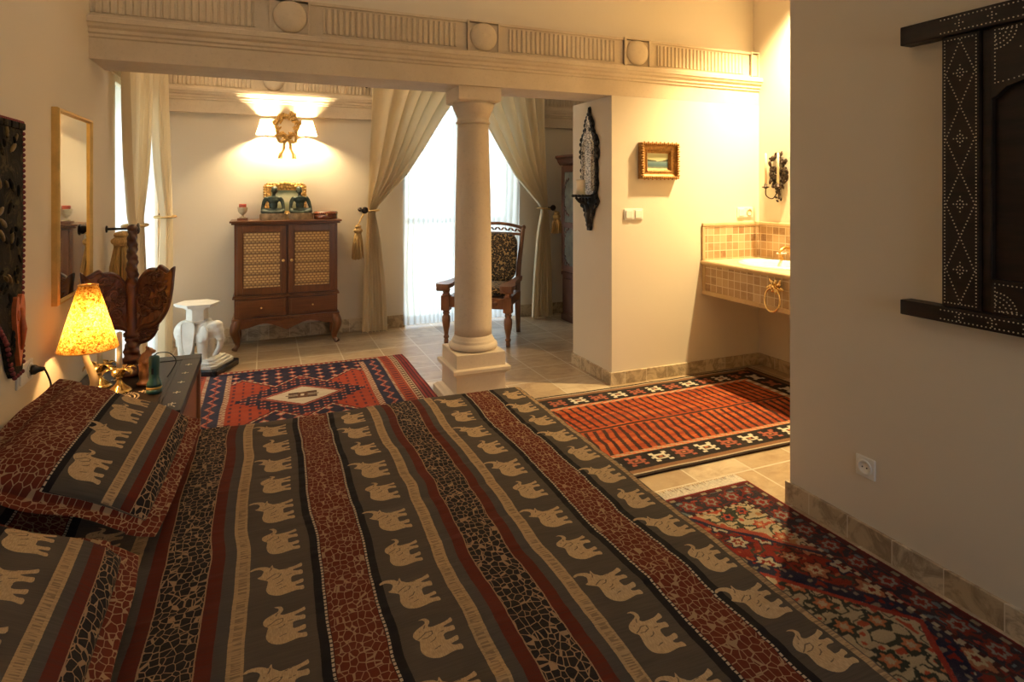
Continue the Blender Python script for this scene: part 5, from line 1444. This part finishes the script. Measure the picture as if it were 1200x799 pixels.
# ------------------------------------------------------------------ dark carved panel with red cord edging on the left wall
M['oldgold'] = simple('tarnished_gold', (.16,.105,.035), .5, .4, .4, 50)
t = thing('wall_carving', 'dark carved wall panel with red beaded edging and an orange mask at the photo edge', 'wall carving', (0,0,0)); t.matrix_world = T(XL, 2.395, 0) @ RZ(PI/2)
half = [(.0,1.70),(.385,1.70),(.395,1.66),(.40,1.30),(.385,1.0),(.395,.80),(.388,.765),(.315,.76),(.285,.80),(.245,.90),(.16,.985),(.0,1.02)]
outl = half + [(-a, z) for a, z in half[::-1]][1:-1]
k = NT('dark_carved_relief'); v = k.obj(); n = k.noise(v, 14, 6, .65, 1.2); n2 = k.noise(v, 34, 4, .6, .8)
c = k.ramp(n, [(.3,(.006,.005,.005)),(.54,(.014,.012,.009)),(.62,(.060,.046,.020)),(.68,(.012,.014,.010))]); c = k.mix(k.ramp(n2, [(.66,0),(.74,.6)]), c, (.13,.09,.04))
k.bsdf(c, .8, 0, k.bump(n, .5, .01), Specular_IOR_Level=.1); M['relief'] = k.mat
b = MB(); b.prism(outl, -.022, 'y', -.001)
rnd = random.Random(9)
for i in range(190):
    x = rnd.uniform(-.36,.36); z = rnd.uniform(1.06 if abs(x) < .24 else .82, 1.66); L = rnd.uniform(.012,.034)
    b.ell((x,-.025,z), (L*.34,.007,L), 8, 6, 1 if i % 7 == 0 else 0, R=Matrix.Rotation(rnd.uniform(-1.2,1.2), 3, 'Y'))
for i in range(11): b.box((-.35+.07*i,-.026,1.685), (.06,.02,.025), .004)
b.build('panel', [M['relief'], M['oldgold']], t)
M['redcord'] = simple('dark_red_cord', (.16,.020,.024), .7, 0, .3, 80)
b = MB(); q = [Vector((a,-.022,z)) for a, z in outl]
for i in range(len(q)):
    p0, p1 = q[i], q[(i+1) % len(q)]; n = max(1, int((p1-p0).length/.019))
    for j in range(n): b.ell(p0+(p1-p0)*(j/n), (.0085,.0085,.0085), 8, 6)
b.build('bead_edging', M['redcord'], t)
M['orangewood'] = simple('orange_red_paint', (.50,.11,.025), .45, 0, .35, 25)
for s2 in (-1, 1):
    b = MB(); mp = smooth_poly([(.0,1.025),(.022,1.060),(.045,1.055),(.058,1.005),(.052,0.925),(.030,0.840),(.012,0.800),(-.002,0.835),(-.022,0.925),(-.034,1.005),(-.022,1.055),(-.006,1.055)], 3)
    b.prism([(s2*(.315+a), z) for a, z in mp], -.016, 'y', -.021)
    for e in (-.012,.034): b.ell((s2*(.315+e),-.037,.990), (.012,.006,.020)); 
    b.tube([(s2*(.315+.012),-.038,1.015),(s2*(.315+.013),-.046,.935),(s2*(.315+.014),-.040,.86)], [.006,.010,.005], 8)
    b.build('mask', M['orangewood'], t)

# ------------------------------------------------------------------ carved wooden shutter window with bone studs on the right wall
t = thing('carved_shutter', 'black carved wooden window frame with bone studs on the bedroom right wall', 'carved window', (XR-.001, .895, 0))
yA = .605  # horns
def bx(b, y0, y1, z0, z1, d0, d1, bev=.004): b.b2((-d1, y0, z0), (-d0, y1, z1), bev)
b = MB(); 
bx(b, -yA, yA, 1.985, 2.055, 0, .060); b.build('top_rail', M['blackwood'], t)
b = MB(); bx(b, -yA, yA, .985, 1.040, 0, .060); b.build('bottom_rail', M['blackwood'], t)
for s2 in (-1, 1):
    y0, y1 = (.345, .465) if s2 > 0 else (-.465, -.345)
    b = MB(); bx(b, y0, y1, 1.0405, 1.9845, 0, .046); o = b.build('stile', M['blackwood'], t)
    i = MB(); yc = (y0+y1)/2; pts = []
    for yy in (y0+.010, y1-.010): pts += dline((yy,1.055),(yy,1.97),.0115)
    pts += dline((y0+.010,1.055),(y1-.010,1.055),.0115)+dline((y0+.010,1.97),(y1-.010,1.97),.0115)
    nd = 4; zb = [1.06+.905*q/nd for q in range(nd+1)]; H = .905/nd
    for q in range(nd):
        zc = zb[q]+H/2
        for sg in (-1,1):
            pts += dline((yc,zb[q]),(yc+sg*.046,zc),.012)+dline((yc+sg*.046,zc),(yc,zb[q+1]),.012)
        for a in range(8): pts += [(yc+.011*math.cos(a*PI/4), zc+.014*math.sin(a*PI/4))]
        pts += [(yc,zc),(yc+.021,zc),(yc-.021,zc),(yc,zc+.026),(yc,zc-.026)]
    dots(i, pts, .0024, .0014, 'x', -.046, n=6); i.build('inlay_pattern', M['inlay'], o)
i = MB()
for z in (1.997,2.043): dots(i, dline((-.46,z),(.46,z),.013), .0024, .0014, 'x', -.060, n=6)
for z in (.997,1.028): dots(i, dline((-.46,z),(.46,z),.013), .0024, .0014, 'x', -.060, n=6)
for q in range(9):
    yc = -.40+.10*q
    for z in (2.020,1.0125): dots(i, [(yc,z),(yc+.012,z),(yc-.012,z),(yc,z+.010),(yc,z-.010)], .0024, .0014, 'x', -.060, n=6)
i.build('inlay_pattern', M['inlay'], t)
# inner frame with scalloped spandrels, recessed leaves behind
b = MB(); 
for s2 in (-1,1): bx(b, *( (.315,.3445) if s2 > 0 else (-.3445,-.315)), 1.0405, 1.9845, 0, .034)
def spandrel(s2, top):
    f = (lambda z: z) if top else (lambda z: 3.025-z)
    pl = [(.315,1.984),(.0,1.984),(.0,1.955),(.05,1.952),(.10,1.93),(.125,1.90),(.150,1.85),(.185,1.81),(.235,1.795),(.27,1.785),(.30,1.755),(.315,1.75)]
    if not top: pl = [(.315,1.984),(.0,1.984),(.0,1.875),(.10,1.875),(.20,1.873),(.315,1.87)]
    return [(s2*a, f(z)) for a, z in pl]
for s2 in (-1,1):
    for top in (True, False): b.prism(spandrel(s2, top), -.038, 'x', -.0005)
b.build('spandrel_frame', M['blackwood'], t)
for s2 in (-1,1):
    for top in (True, False):
        i = MB(); f = (lambda z: z) if top else (lambda z: 3.025-z)
        pts = dline((s2*.303,f(1.974)),(s2*.02,f(1.974)),.0125)+dline((s2*.303,f(1.974)),(s2*.303,f(1.80 if top else 1.885)),.0125)
        for r in (.02,.034,.048,.062): pts += [p for p in [(s2*(.303-r*math.cos(a)), f(1.974-r*math.sin(a))) for a in np.linspace(.1,1.47,max(3,int(r/.0065)))]]
        if top:
            pts += [(s2*p[0], p[1]) for p in [(q.x,q.y) for q in spline([(.303,1.80,0),(.235,1.81,0),(.19,1.83,0),(.158,1.875,0),(.130,1.92,0),(.09,1.948,0),(.02,1.962,0)], 5)]]
            for dx, dz in ((0,0),(.012,0),(-.012,0),(0,.012),(0,-.012),(.026,0),(-.026,0),(0,.024),(0,-.024),(.009,.009),(-.009,.009),(.009,-.009),(-.009,-.009)): pts.append((s2*(.205+dx), 1.905+dz))
        else: pts += dline((s2*.303,f(1.885)),(s2*.02,f(1.89)),.0125)
        dots(i, pts, .0024, .0014, 'x', -.0385, n=6)
        i.build('inlay_pattern', M['inlay'], t)
b = MB(); b.b2((-.014,-.315,1.041), (-.001,.315,1.984))
for s2 in (-1,1):
    b.prism([(s2*a, z) for a, z in [(.115,1.16),(.115,1.70),(.09,1.78),(.05,1.83),(.012,1.86),(.012,1.16)]], -.028, 'x', -.001)
    b.prism([(s2*a, z) for a, z in [(.105,1.18),(.105,1.68),(.08,1.75),(.04,1.80),(.024,1.815),(.024,1.18)]], -.034, 'x', -.001)
b.build('shutter_leaf', M['blackwood'], t)
i = MB()
for s2 in (-1,1):
    pts = dline((s2*.185,1.16),(s2*.185,1.66),.016)+[(s2*q.x,q.y) for q in spline([(.185,1.66,0),(.17,1.70,0),(.14,1.74,0),(.13,1.80,0),(.09,1.86,0),(.04,1.90,0)], 5)]
    for q in range(10):
        z = 1.17+.052*q; pts += [(s2*.200,z),(s2*.210,z),(s2*.220,z),(s2*.205,z+.009),(s2*.205,z-.009)]
    dots(i, pts, .0026, .0014, 'x', -.0145, n=6)
    dots(i, dline((s2*.055,1.24),(s2*.055,1.60),.0105)+dline((s2*.045,1.24),(s2*.045,1.60),.0105), .0025, .0014, 'x', -.0345, n=6)
i.build('inlay_pattern', M['inlay'], t)
# ------------------------------------------------------------------ washstand
def mosaic(name, ax):
    k = NT(name); p = k.world(); s3 = k.n('SeparateXYZ'); k.l(p, s3.inputs[0]); cv = k.n('CombineXYZ')
    k.l(s3.outputs[ax], cv.inputs[0]); k.l(s3.outputs[2], cv.inputs[1])
    v = k.mapv(cv.outputs[0], (1,1,1), (.012, MOZ, 0))
    br = k.n('TexBrick'); br.offset = 0; br.squash = 1
    for q, val in (('Scale',1),('Brick Width',.063),('Row Height',.063),('Mortar Size',.0035),('Mortar Smooth',.2),('Bias',0)): br.inputs[q].default_value = val
    br.inputs['Color1'].default_value = (0,0,0,1); br.inputs['Color2'].default_value = (1,1,1,1); k.l(v, br.inputs['Vector'])
    n = k.noise(p, 40, 5, .7)
    c = k.ramp(br.outputs['Color'], [(0,(.24,.13,.060)),(.3,(.48,.32,.165)),(.6,(.35,.21,.10)),(.85,(.56,.40,.23)),(1,(.40,.25,.125))])
    c = k.mix(k.ramp(n, [(.4,0),(.75,.5)]), c, (.52,.40,.26)); c = k.mix(br.outputs['Fac'], c, (.66,.55,.38))
    k.bsdf(c, .45, 0, k.bump(k.math('SUBTRACT', k.math('MULTIPLY', n, .3), br.outputs['Fac']), .5, .004)); return k.mat
MOZ = -.645
M['mosx'] = mosaic('travertine_mosaic_x', 0); M['mosy'] = mosaic('travertine_mosaic_y', 1)
M['trav'] = mk_stone('travertine_edging', (.52,.36,.19), (.66,.50,.30), .8)
CXF, CY0, CY1, CZT, CZB = 3.21, 2.25, YP0-.001, .888, .618
t = thing('washstand', 'stone mosaic washbasin counter in the alcove', 'washstand', (0,0,0))
b = MB()
# slab with an oval opening for the basin
ocx, ocy, orx, ory = 3.488, 3.33, .20, .255
n = 48; ring = [(ocx+orx*math.cos(2*PI*i/n), ocy+ory*math.sin(2*PI*i/n)) for i in range(n)]
def onrect(a):
    c2, s2 = math.cos(a), math.sin(a); lim = []
    if c2 > 1e-6: lim.append((XS-.018-ocx)/c2)
    if c2 < -1e-6: lim.append((CXF-ocx)/c2)
    if s2 > 1e-6: lim.append((CY1-ocy)/s2)
    if s2 < -1e-6: lim.append((CY0-ocy)/s2)
    q = min(lim); return (ocx+q*c2, ocy+q*s2)
A = sorted([2*PI*i/n for i in range(n)] + [math.atan2(y-ocy, x-ocx) % (2*PI) for x in (CXF, XS-.018) for y in (CY0, CY1)])
inn = [(ocx+orx*math.cos(a), ocy+ory*math.sin(a)) for a in A]; outr = [onrect(a) for a in A]; m = len(A)
vs = [(x,y,CZT) for x,y in inn]+[(x,y,CZT) for x,y in outr]+[(x,y,CZT-.035) for x,y in outr]+[(x,y,CZT-.035) for x,y in inn]; fs = []
for i in range(m):
    j = (i+1) % m
    for r in range(3): fs.append((r*m+i, r*m+j, (r+1)*m+j, (r+1)*m+i))
    fs.append((3*m+i, 3*m+j, j, i))
b.add(vs, fs); b.build('counter_slab', M['trav'], t)
b = MB(); b.b2((CXF+.012,CY0,CZB+.03), (CXF+.07,CY1,CZT-.036)); b.build('mosaic_apron', M['mosy'], t)
b = MB()
b.tube([(CXF+.006,CY0,CZT-.016),(CXF+.006,CY1,CZT-.016)], .017, 12)
b.b2((CXF+.002,CY0,CZB), (CXF+.075,CY1,CZB+.034), .008); b.b2((CXF+.004,CY1-.034,CZB+.034), (CXF+.06,CY1,CZT-.034), .008)
b.b2((CXF+.075,CY0,CZB+.002), (XS-.018,CY1,CZB+.022))
b.build('edge_moulding', M['trav'], t)
ZS = 1.155
b = MB(); b.b2((CXF+.028,YP0-.012,CZT+.001), (XS-.013,YP0-.001,ZS)); b.build('splashback', M['mosx'], t)
b = MB(); b.b2((XS-.012,CY0,CZT+.001), (XS-.001,YP0-.013,ZS)); b.build('splashback', M['mosy'], t)
b = MB(); b.b2((CXF,YP0-.020,ZS), (XS-.001,YP0-.001,ZS+.030), .008); b.b2((XS-.020,CY0,ZS), (XS-.001,YP0-.021,ZS+.030), .008); b.b2((CXF,YP0-.018,CZT+.001), (CXF+.027,YP0-.001,ZS), .008)
b.build('splashback_trim', M['trav'], t)
M['sanitary'] = simple('white_sanitary_ware', (.82,.80,.74), .12, 0, .02)
t = thing('washbasin', 'white oval washbasin set into the mosaic counter', 'washbasin', (ocx, ocy, CZT))
MB().lathe([(.0,-.130),(.05,-.128),(.12,-.105),(.165,-.05),(.182,-.005),(.190,.012),(.200,.019),(.212,.018),(.224,.010),(.226,.001)], 48, sx=1, sy=1.27, cap=False).build('bowl', M['sanitary'], t)
MB().lathe([(.0,-.126),(.022,-.1255),(.024,-.1275)], 20).build('drain', M['brass'], t)
t = thing('faucet', 'old style brass mixer tap behind the white washbasin', 'faucet', (3.762, 3.42, CZT))
b = MB(); b.lathe([(.0,.001),(.028,.001),(.028,.008),(.016,.016),(.013,.05),(.018,.06),(.013,.07),(.0,.075)], 20)
b.tube(spline([(0,0,.055),(-.02,0,.105),(-.07,0,.115),(-.115,0,.095),(-.125,0,.07)], 6), [.013-.003*i/24 for i in range(25)], 12); b.build('spout', M['brass'], t)
for s2 in (-1,1):
    b = MB(); b.lathe([(.0,.001),(.026,.001),(.026,.008),(.015,.016),(.012,.040),(.016,.048),(.0,.05)], 18, M=T(0,s2*.10,0))
    b.build('valve', M['brass'], t)
    b = MB()
    for i in range(4): a = PI/4+PI/2*i; b.tube([(0,s2*.10,.056),(.028*math.cos(a),s2*.10+.028*math.sin(a),.058)], [.006,.0045], 8); b.ell((.030*math.cos(a),s2*.10+.030*math.sin(a),.058), .0075)
    b.ell((0,s2*.10,.058), (.012,.012,.008)); b.build('cross_handle', M['porcelain'] if s2 > 0 else M['brass'], t)
# towel ring
t = thing('towel_ring', 'shiny brass towel ring on the mosaic front of the washbasin counter', 'towel ring', (CXF+.0115, 3.06, .788))
M['shinybrass'] = simple('polished_brass', (.85,.62,.30), .12, 1.0, .05)
b = MB(); b.lathe([(.0,.0),(.018,.0),(.020,.008),(.012,.018),(.010,.030),(.013,.036),(.0,.040)], 20, M=RY(-PI/2))
for i in range(7):
    a = 2*PI*i/7; b.ell((-.012, .034*math.cos(a), .034*math.sin(a)), (.008,.021,.013), 10, 6, R=Matrix.Rotation(a, 3, 'X'))
for s2 in (-1,1): b.ell((-.012, s2*.058, -.010), (.007,.020,.011), 10, 6, R=Matrix.Rotation(s2*-.5, 3, 'X')); b.ell((-.010, s2*.040, .038), (.006,.010,.018), 10, 6, R=Matrix.Rotation(-s2*.6, 3, 'X'))
b.build('rosette', M['shinybrass'], t)
b = MB(); b.tube([(-.030-.012*(1-math.cos(a))/2, .066*math.sin(a), -.088+.080*math.cos(a)) for a in [2*PI*i/40 for i in range(40)]], .0062, 12, closed=True); b.build('ring', M['shinybrass'], t)

# ------------------------------------------------------------------ candle sconce over the washbasin
t = thing('candle_sconce', 'dark leafy metal candle sconce on the bright wall over the washbasin', 'candle sconce', (XS, 3.575, 1.515))
b = MB(); rnd = random.Random(21)
for i in range(64):
    a = rnd.uniform(0, 2*PI); r = math.sqrt(rnd.random()); y = r*math.cos(a)*.10; z = .085+r*math.sin(a)*.145
    b.ell((-.012-.018*rnd.random(), y, z), (.008,.027,.014), 8, 5, R=Matrix.Rotation(rnd.uniform(0,PI), 3, 'X') @ Matrix.Rotation(rnd.uniform(-.5,.5), 3, 'Z'))
b.tube([(-.008,0,.20),(-.014,.01,.08),(-.010,0,-.05),(-.02,0,-.14)], .006, 8)
for i in range(8): b.ell((-.022, rnd.uniform(-.03,.03), -.06-.11*i/8), (.007,.016,.009), 8, 5, R=Matrix.Rotation(rnd.uniform(0,PI), 3, 'X'))
b.build('leaf_backplate', M['bronze'], t)
for s2 in (-1, 1):
    b = MB(); y = s2*.062
    b.tube(spline([(-.012,0,-.05),(-.04,s2*.035,-.135),(-.085,y,-.115),(-.092,y,-.06)], 7), .0045, 8)
    b.lathe([(.0,-.060),(.010,-.058),(.026,-.046),(.028,-.042),(.012,-.040),(.012,-.022),(.010,-.022),(.0,-.030)], 18, M=T(-.092,y,0))
    for i in range(5): a = 2*PI*i/5; b.ell((-.092+.020*math.cos(a), y+.020*math.sin(a), -.046), (.010,.010,.005), 6, 5)
    b.build('arm', M['bronze'], t)
for s2, lb in ((1, 'tall thin cream candle on the far arm of the leafy sconce'), (-1, 'tall thin cream candle on the near arm of the leafy sconce')):
    tag(MB().lathe([(.0,0),(.0094,0),(.0090,.245),(.004,.252),(.0,.252)], 16).tube([(0,0,.251),(0,0,.260)], .001, 5).build('candle', M['wax'], loc=(XS-.092, 3.575+s2*.062, 1.488)), lb, 'candle')

# ------------------------------------------------------------------ painting on the partition
t = thing('painting', 'small seascape painting in a wide carved gilt frame on the partition', 'painting', (2.785, YP0, 1.668))
M['oldgilt'] = simple('old_dark_gilt', (.36,.185,.050), .45, .35, .4, 60, .4)
b = MB(); w, h = .345, .275
def rail(b, w, h, prof, mi=0):
    for (L, H, rot) in ((w, h, 0), (h, w, 1), (w, h, 2), (h, w, 3)):
        vs = []; n = len(prof)
        for sg in (-1, 1):
            for a, d in prof: vs.append((sg*(L/2-a), -d, H/2-a))
        b.add(vs, [(i, i+1, n+i+1, n+i) for i in range(n-1)], mi, False, RY(rot*PI/2))
rail(b, w, h, [(0,.001),(0,.040),(.006,.050),(.018,.050),(.024,.036),(.034,.028),(.048,.026),(.056,.032),(.064,.026),(.072,.014),(.078,.010)])
for (L, H, rot) in ((w, h, 0), (h, w, 1), (w, h, 2), (h, w, 3)):
    n = int(L/.019)
    for i in range(n+1):
        x = -L/2+.008+(L-.016)*i/n; b.ell((x,-.050,H/2-.010), (.0085,.007,.011), 8, 6, M=RY(rot*PI/2)); 
        if i % 2: b.ell((x,-.047,H/2+.002), (.008,.006,.006), 7, 5, M=RY(rot*PI/2))
    n = int((L-.13)/.012)
    for i in range(n+1): b.ell((-L/2+.065+(L-.13)*i/n,-.030,H/2-.060), (.005,.004,.004), 6, 5, M=RY(rot*PI/2))
b.build('frame', M['oldgilt'], t)
k = NT('seascape_oil'); s3 = k.n('SeparateXYZ'); k.l(k.obj(), s3.inputs[0]); nz = k.noise(k.mapv(k.obj(), (1,1,3)), 30, 5, .6)
hill = k.math('MULTIPLY', k.math('ABSOLUTE', s3.outputs[0]), .16)
zz = k.math('ADD', s3.outputs[2], k.math('MULTIPLY', k.math('SUBTRACT', nz, .5), .018))
f = k.math('ADD', k.math('MULTIPLY', zz, 8), .5)
c = k.ramp(f, [(.0,(.36,.36,.24)),(.14,(.12,.17,.14)),(.24,(.06,.13,.18)),(.38,(.10,.19,.23)),(.47,(.17,.26,.27)),(.52,(.52,.50,.30)),(.75,(.42,.44,.25)),(1,(.50,.52,.34))])
hm = k.math('MULTIPLY', k.math('GREATER_THAN', s3.outputs[2], -.004), k.math('LESS_THAN', zz, k.math('SUBTRACT', hill, .001)))
c = k.mix(hm, c, (.045,.060,.040)); k.bsdf(c, .4); M['sea'] = k.mat
MB().b2((-.0965,-.010,-.0615), (.0965,-.004,.0615)).build('canvas', M['sea'], t)

# ------------------------------------------------------------------ baroque mirror sconce on the partition end
t = thing('mirror_sconce', 'dark baroque wall sconce with etched mirror and candle shelf on the partition end', 'wall sconce', (2.38, 4.105, 0)); 
# local: wall plane x=0, outwards -X, along Y
hf = [(.0,2.105),(.010,2.085),(.011,2.04),(.030,2.015),(.050,1.99),(.062,1.96),(.052,1.925),(.072,1.915),(.078,1.885),(.096,1.88),(.122,1.85),(.132,1.81),(.112,1.78),(.136,1.755),(.138,1.71),(.114,1.67),(.122,1.60),(.116,1.55),(.128,1.50),(.118,1.46),(.105,1.43),(.115,1.395),(.142,1.36),(.118,1.325),(.090,1.315),(.072,1.285),(.060,1.25),(.045,1.235),(.034,1.205),(.026,1.17),(.024,1.14),(.0,1.138)]
full = hf+[(-a,z) for a,z in hf[::-1]][1:-1]
b = MB(); b.prism(full, -.013, 'x', -.001); b.prism([(a*.93, 1.6+(z-1.6)*.985) for a, z in full], -.012, 'x', -.0135)
rnd = random.Random(4)
for (y, z) in hf[2:-2]:
    for s2 in (-1,1):
        b.ell((-.020, s2*(y-.006), z), (.014,.015,.020), 8, 6, R=Matrix.Rotation(rnd.uniform(-.9,.9), 3, 'X'))
for s2 in (-1,1):
    for (cy, cz, r) in ((.078,1.37,.036),(.050,1.285,.030),(.03,1.22,.022),(.080,1.79,.026),(.036,1.945,.020)):
        b.tube([(-.018, s2*(cy+r*(1-q/24)*math.cos(q*.5)), cz+r*(1-q/24)*math.sin(q*.5)) for q in range(20)], [.007-.003*q/20 for q in range(20)], 6)
b.tube([(-.016,0,1.30),(-.022,0,1.22),(-.016,0,1.15)], [.022,.026,.018], 10); b.box((-.014,0,1.15), (.024,.05,.045), .006)
b.build('backplate', M['iron'], t)
k = NT('etched_mirror'); vo = k.n('TexVoronoi'); vo.inputs['Scale'].default_value = 90; k.l(k.obj(), vo.inputs['Vector']); n = k.noise(k.obj(), 40, 4, .7)
c = k.ramp(k.math('ADD', k.math('MULTIPLY', vo.outputs['Distance'], .7), k.math('MULTIPLY', n, .5)), [(.34,(.86,.76,.62)),(.60,(.50,.43,.34)),(.78,(.10,.085,.07))])
k.bsdf(c, .35, .25, k.bump(vo.outputs['Distance'], .7, .004)); M['etched'] = k.mat
mr = [(.0,2.03),(.022,1.985),(.038,1.945),(.05,1.90),(.070,1.87),(.092,1.815),(.098,1.76),(.100,1.66),(.102,1.55),(.100,1.46),(.086,1.42),(.0,1.40)]
fm = mr+[(-a,z) for a,z in mr[::-1]][1:-1]
b = MB(); b.prism(fm, -.006, 'x', -.0257)
for s2 in (-1,1):
    b.tube([(-.033, s2*.062, z) for z in np.linspace(1.44,1.80,12)], .005, 6); 
    for i in range(26): b.ell((-.033, s2*(.082+.006*math.sin(i*1.9)), 1.44+.015*i), (.006,.006,.006), 6, 5)
b.tube([(-.033, .062*math.cos(a), 1.80+.05*math.sin(a)) for a in np.linspace(0,PI,15)], .005, 6)
b.build('etched_glass', M['etched'], t)
b = MB()
for s2 in (-1,1):
    b.ell((-.033, s2*.030, 1.92), (.004,.012,.018)); b.ell((-.033, s2*.084, 1.74), (.004,.010,.020))
b.build('dark_gem', M['iron'], t)
b = MB()
b.prism([(-.055,-.075),(-.10,-.070),(-.145,-.045),(-.160,0),(-.145,.045),(-.10,.070),(-.055,.075),(-.034,.075),(-.034,-.075)], .016, 'z', 1.392)
b.tube(spline([(-.135,0,1.388),(-.10,0,1.355),(-.045,0,1.335),(-.026,0,1.27)], 6), [.010+.008*i/18 for i in range(19)], 10)
for i in range(9): a = PI*i/8; b.ell((-.085-.070*math.sin(a), .072*math.cos(a), 1.400), (.010,.010,.012), 8, 6)
for i in range(6): b.ell((-.05-.015*(i%2), -.06+.024*i, 1.365), (.014,.012,.022), 8, 6)
b.build('candle_shelf', M['iron'], t)
tag(MB().lathe([(.0,0),(.036,0),(.0365,.112),(.033,.118),(.028,.115),(.0,.112)], 28).tube([(0,0,.111),(.001,0,.122)], .0014, 5).build('candle', M['wax'], loc=(2.38-.094, 4.105, 1.4085)), 'thick cream pillar candle on the shelf of the baroque mirror sconce', 'candle')
# little dark hook on the beam face
tag(MB().lathe([(.0,0),(.014,0),(.014,.006),(.007,.010),(.007,.03),(.011,.036),(.0,.04)], 16, M=RX(PI/2)).build('ceiling_hook', M['bronze'], loc=(.963, YB-.056-.0, 2.50)), 'small dark knob on the back wall frieze near the curtain', 'hook')
# ------------------------------------------------------------------ groups of like things
GROUPS = {'curtain': 'tied back cream curtains', 'sheer_curtain': 'white sheer curtains', 'curtain_tieback': 'straw tassel tiebacks', 'curtain_rod': 'dark curtain rods',
          'patterned_rug': 'patterned wool rugs', 'wall_socket': 'white wall sockets', 'statuette': 'dark seated statuettes', 'candlestick': 'gilt leaf candlesticks',
          'candle': 'candles about the room', 'fill_lamp': 'added bowl fill lamps'}
for o in list(SC.objects):
    st_n = o.name.split('.')[0]
    if o.parent is None and st_n in GROUPS and 'label' in o.keys(): o['group'] = GROUPS[st_n]
# ------------------------------------------------------------------ view
SC.view_settings.view_transform = 'Standard'; SC.view_settings.look = 'None'
SC.view_settings.exposure = 0.0; SC.view_settings.gamma = 1; SC.view_settings.use_curve_mapping = False
cy = SC.cycles
cy.use_denoising = True; cy.max_bounces = 8; cy.diffuse_bounces = 5; cy.glossy_bounces = 4; cy.transparent_max_bounces = 16
cy.transmission_bounces = 6; cy.sample_clamp_indirect = 6.0; cy.caustics_reflective = False; cy.caustics_refractive = False
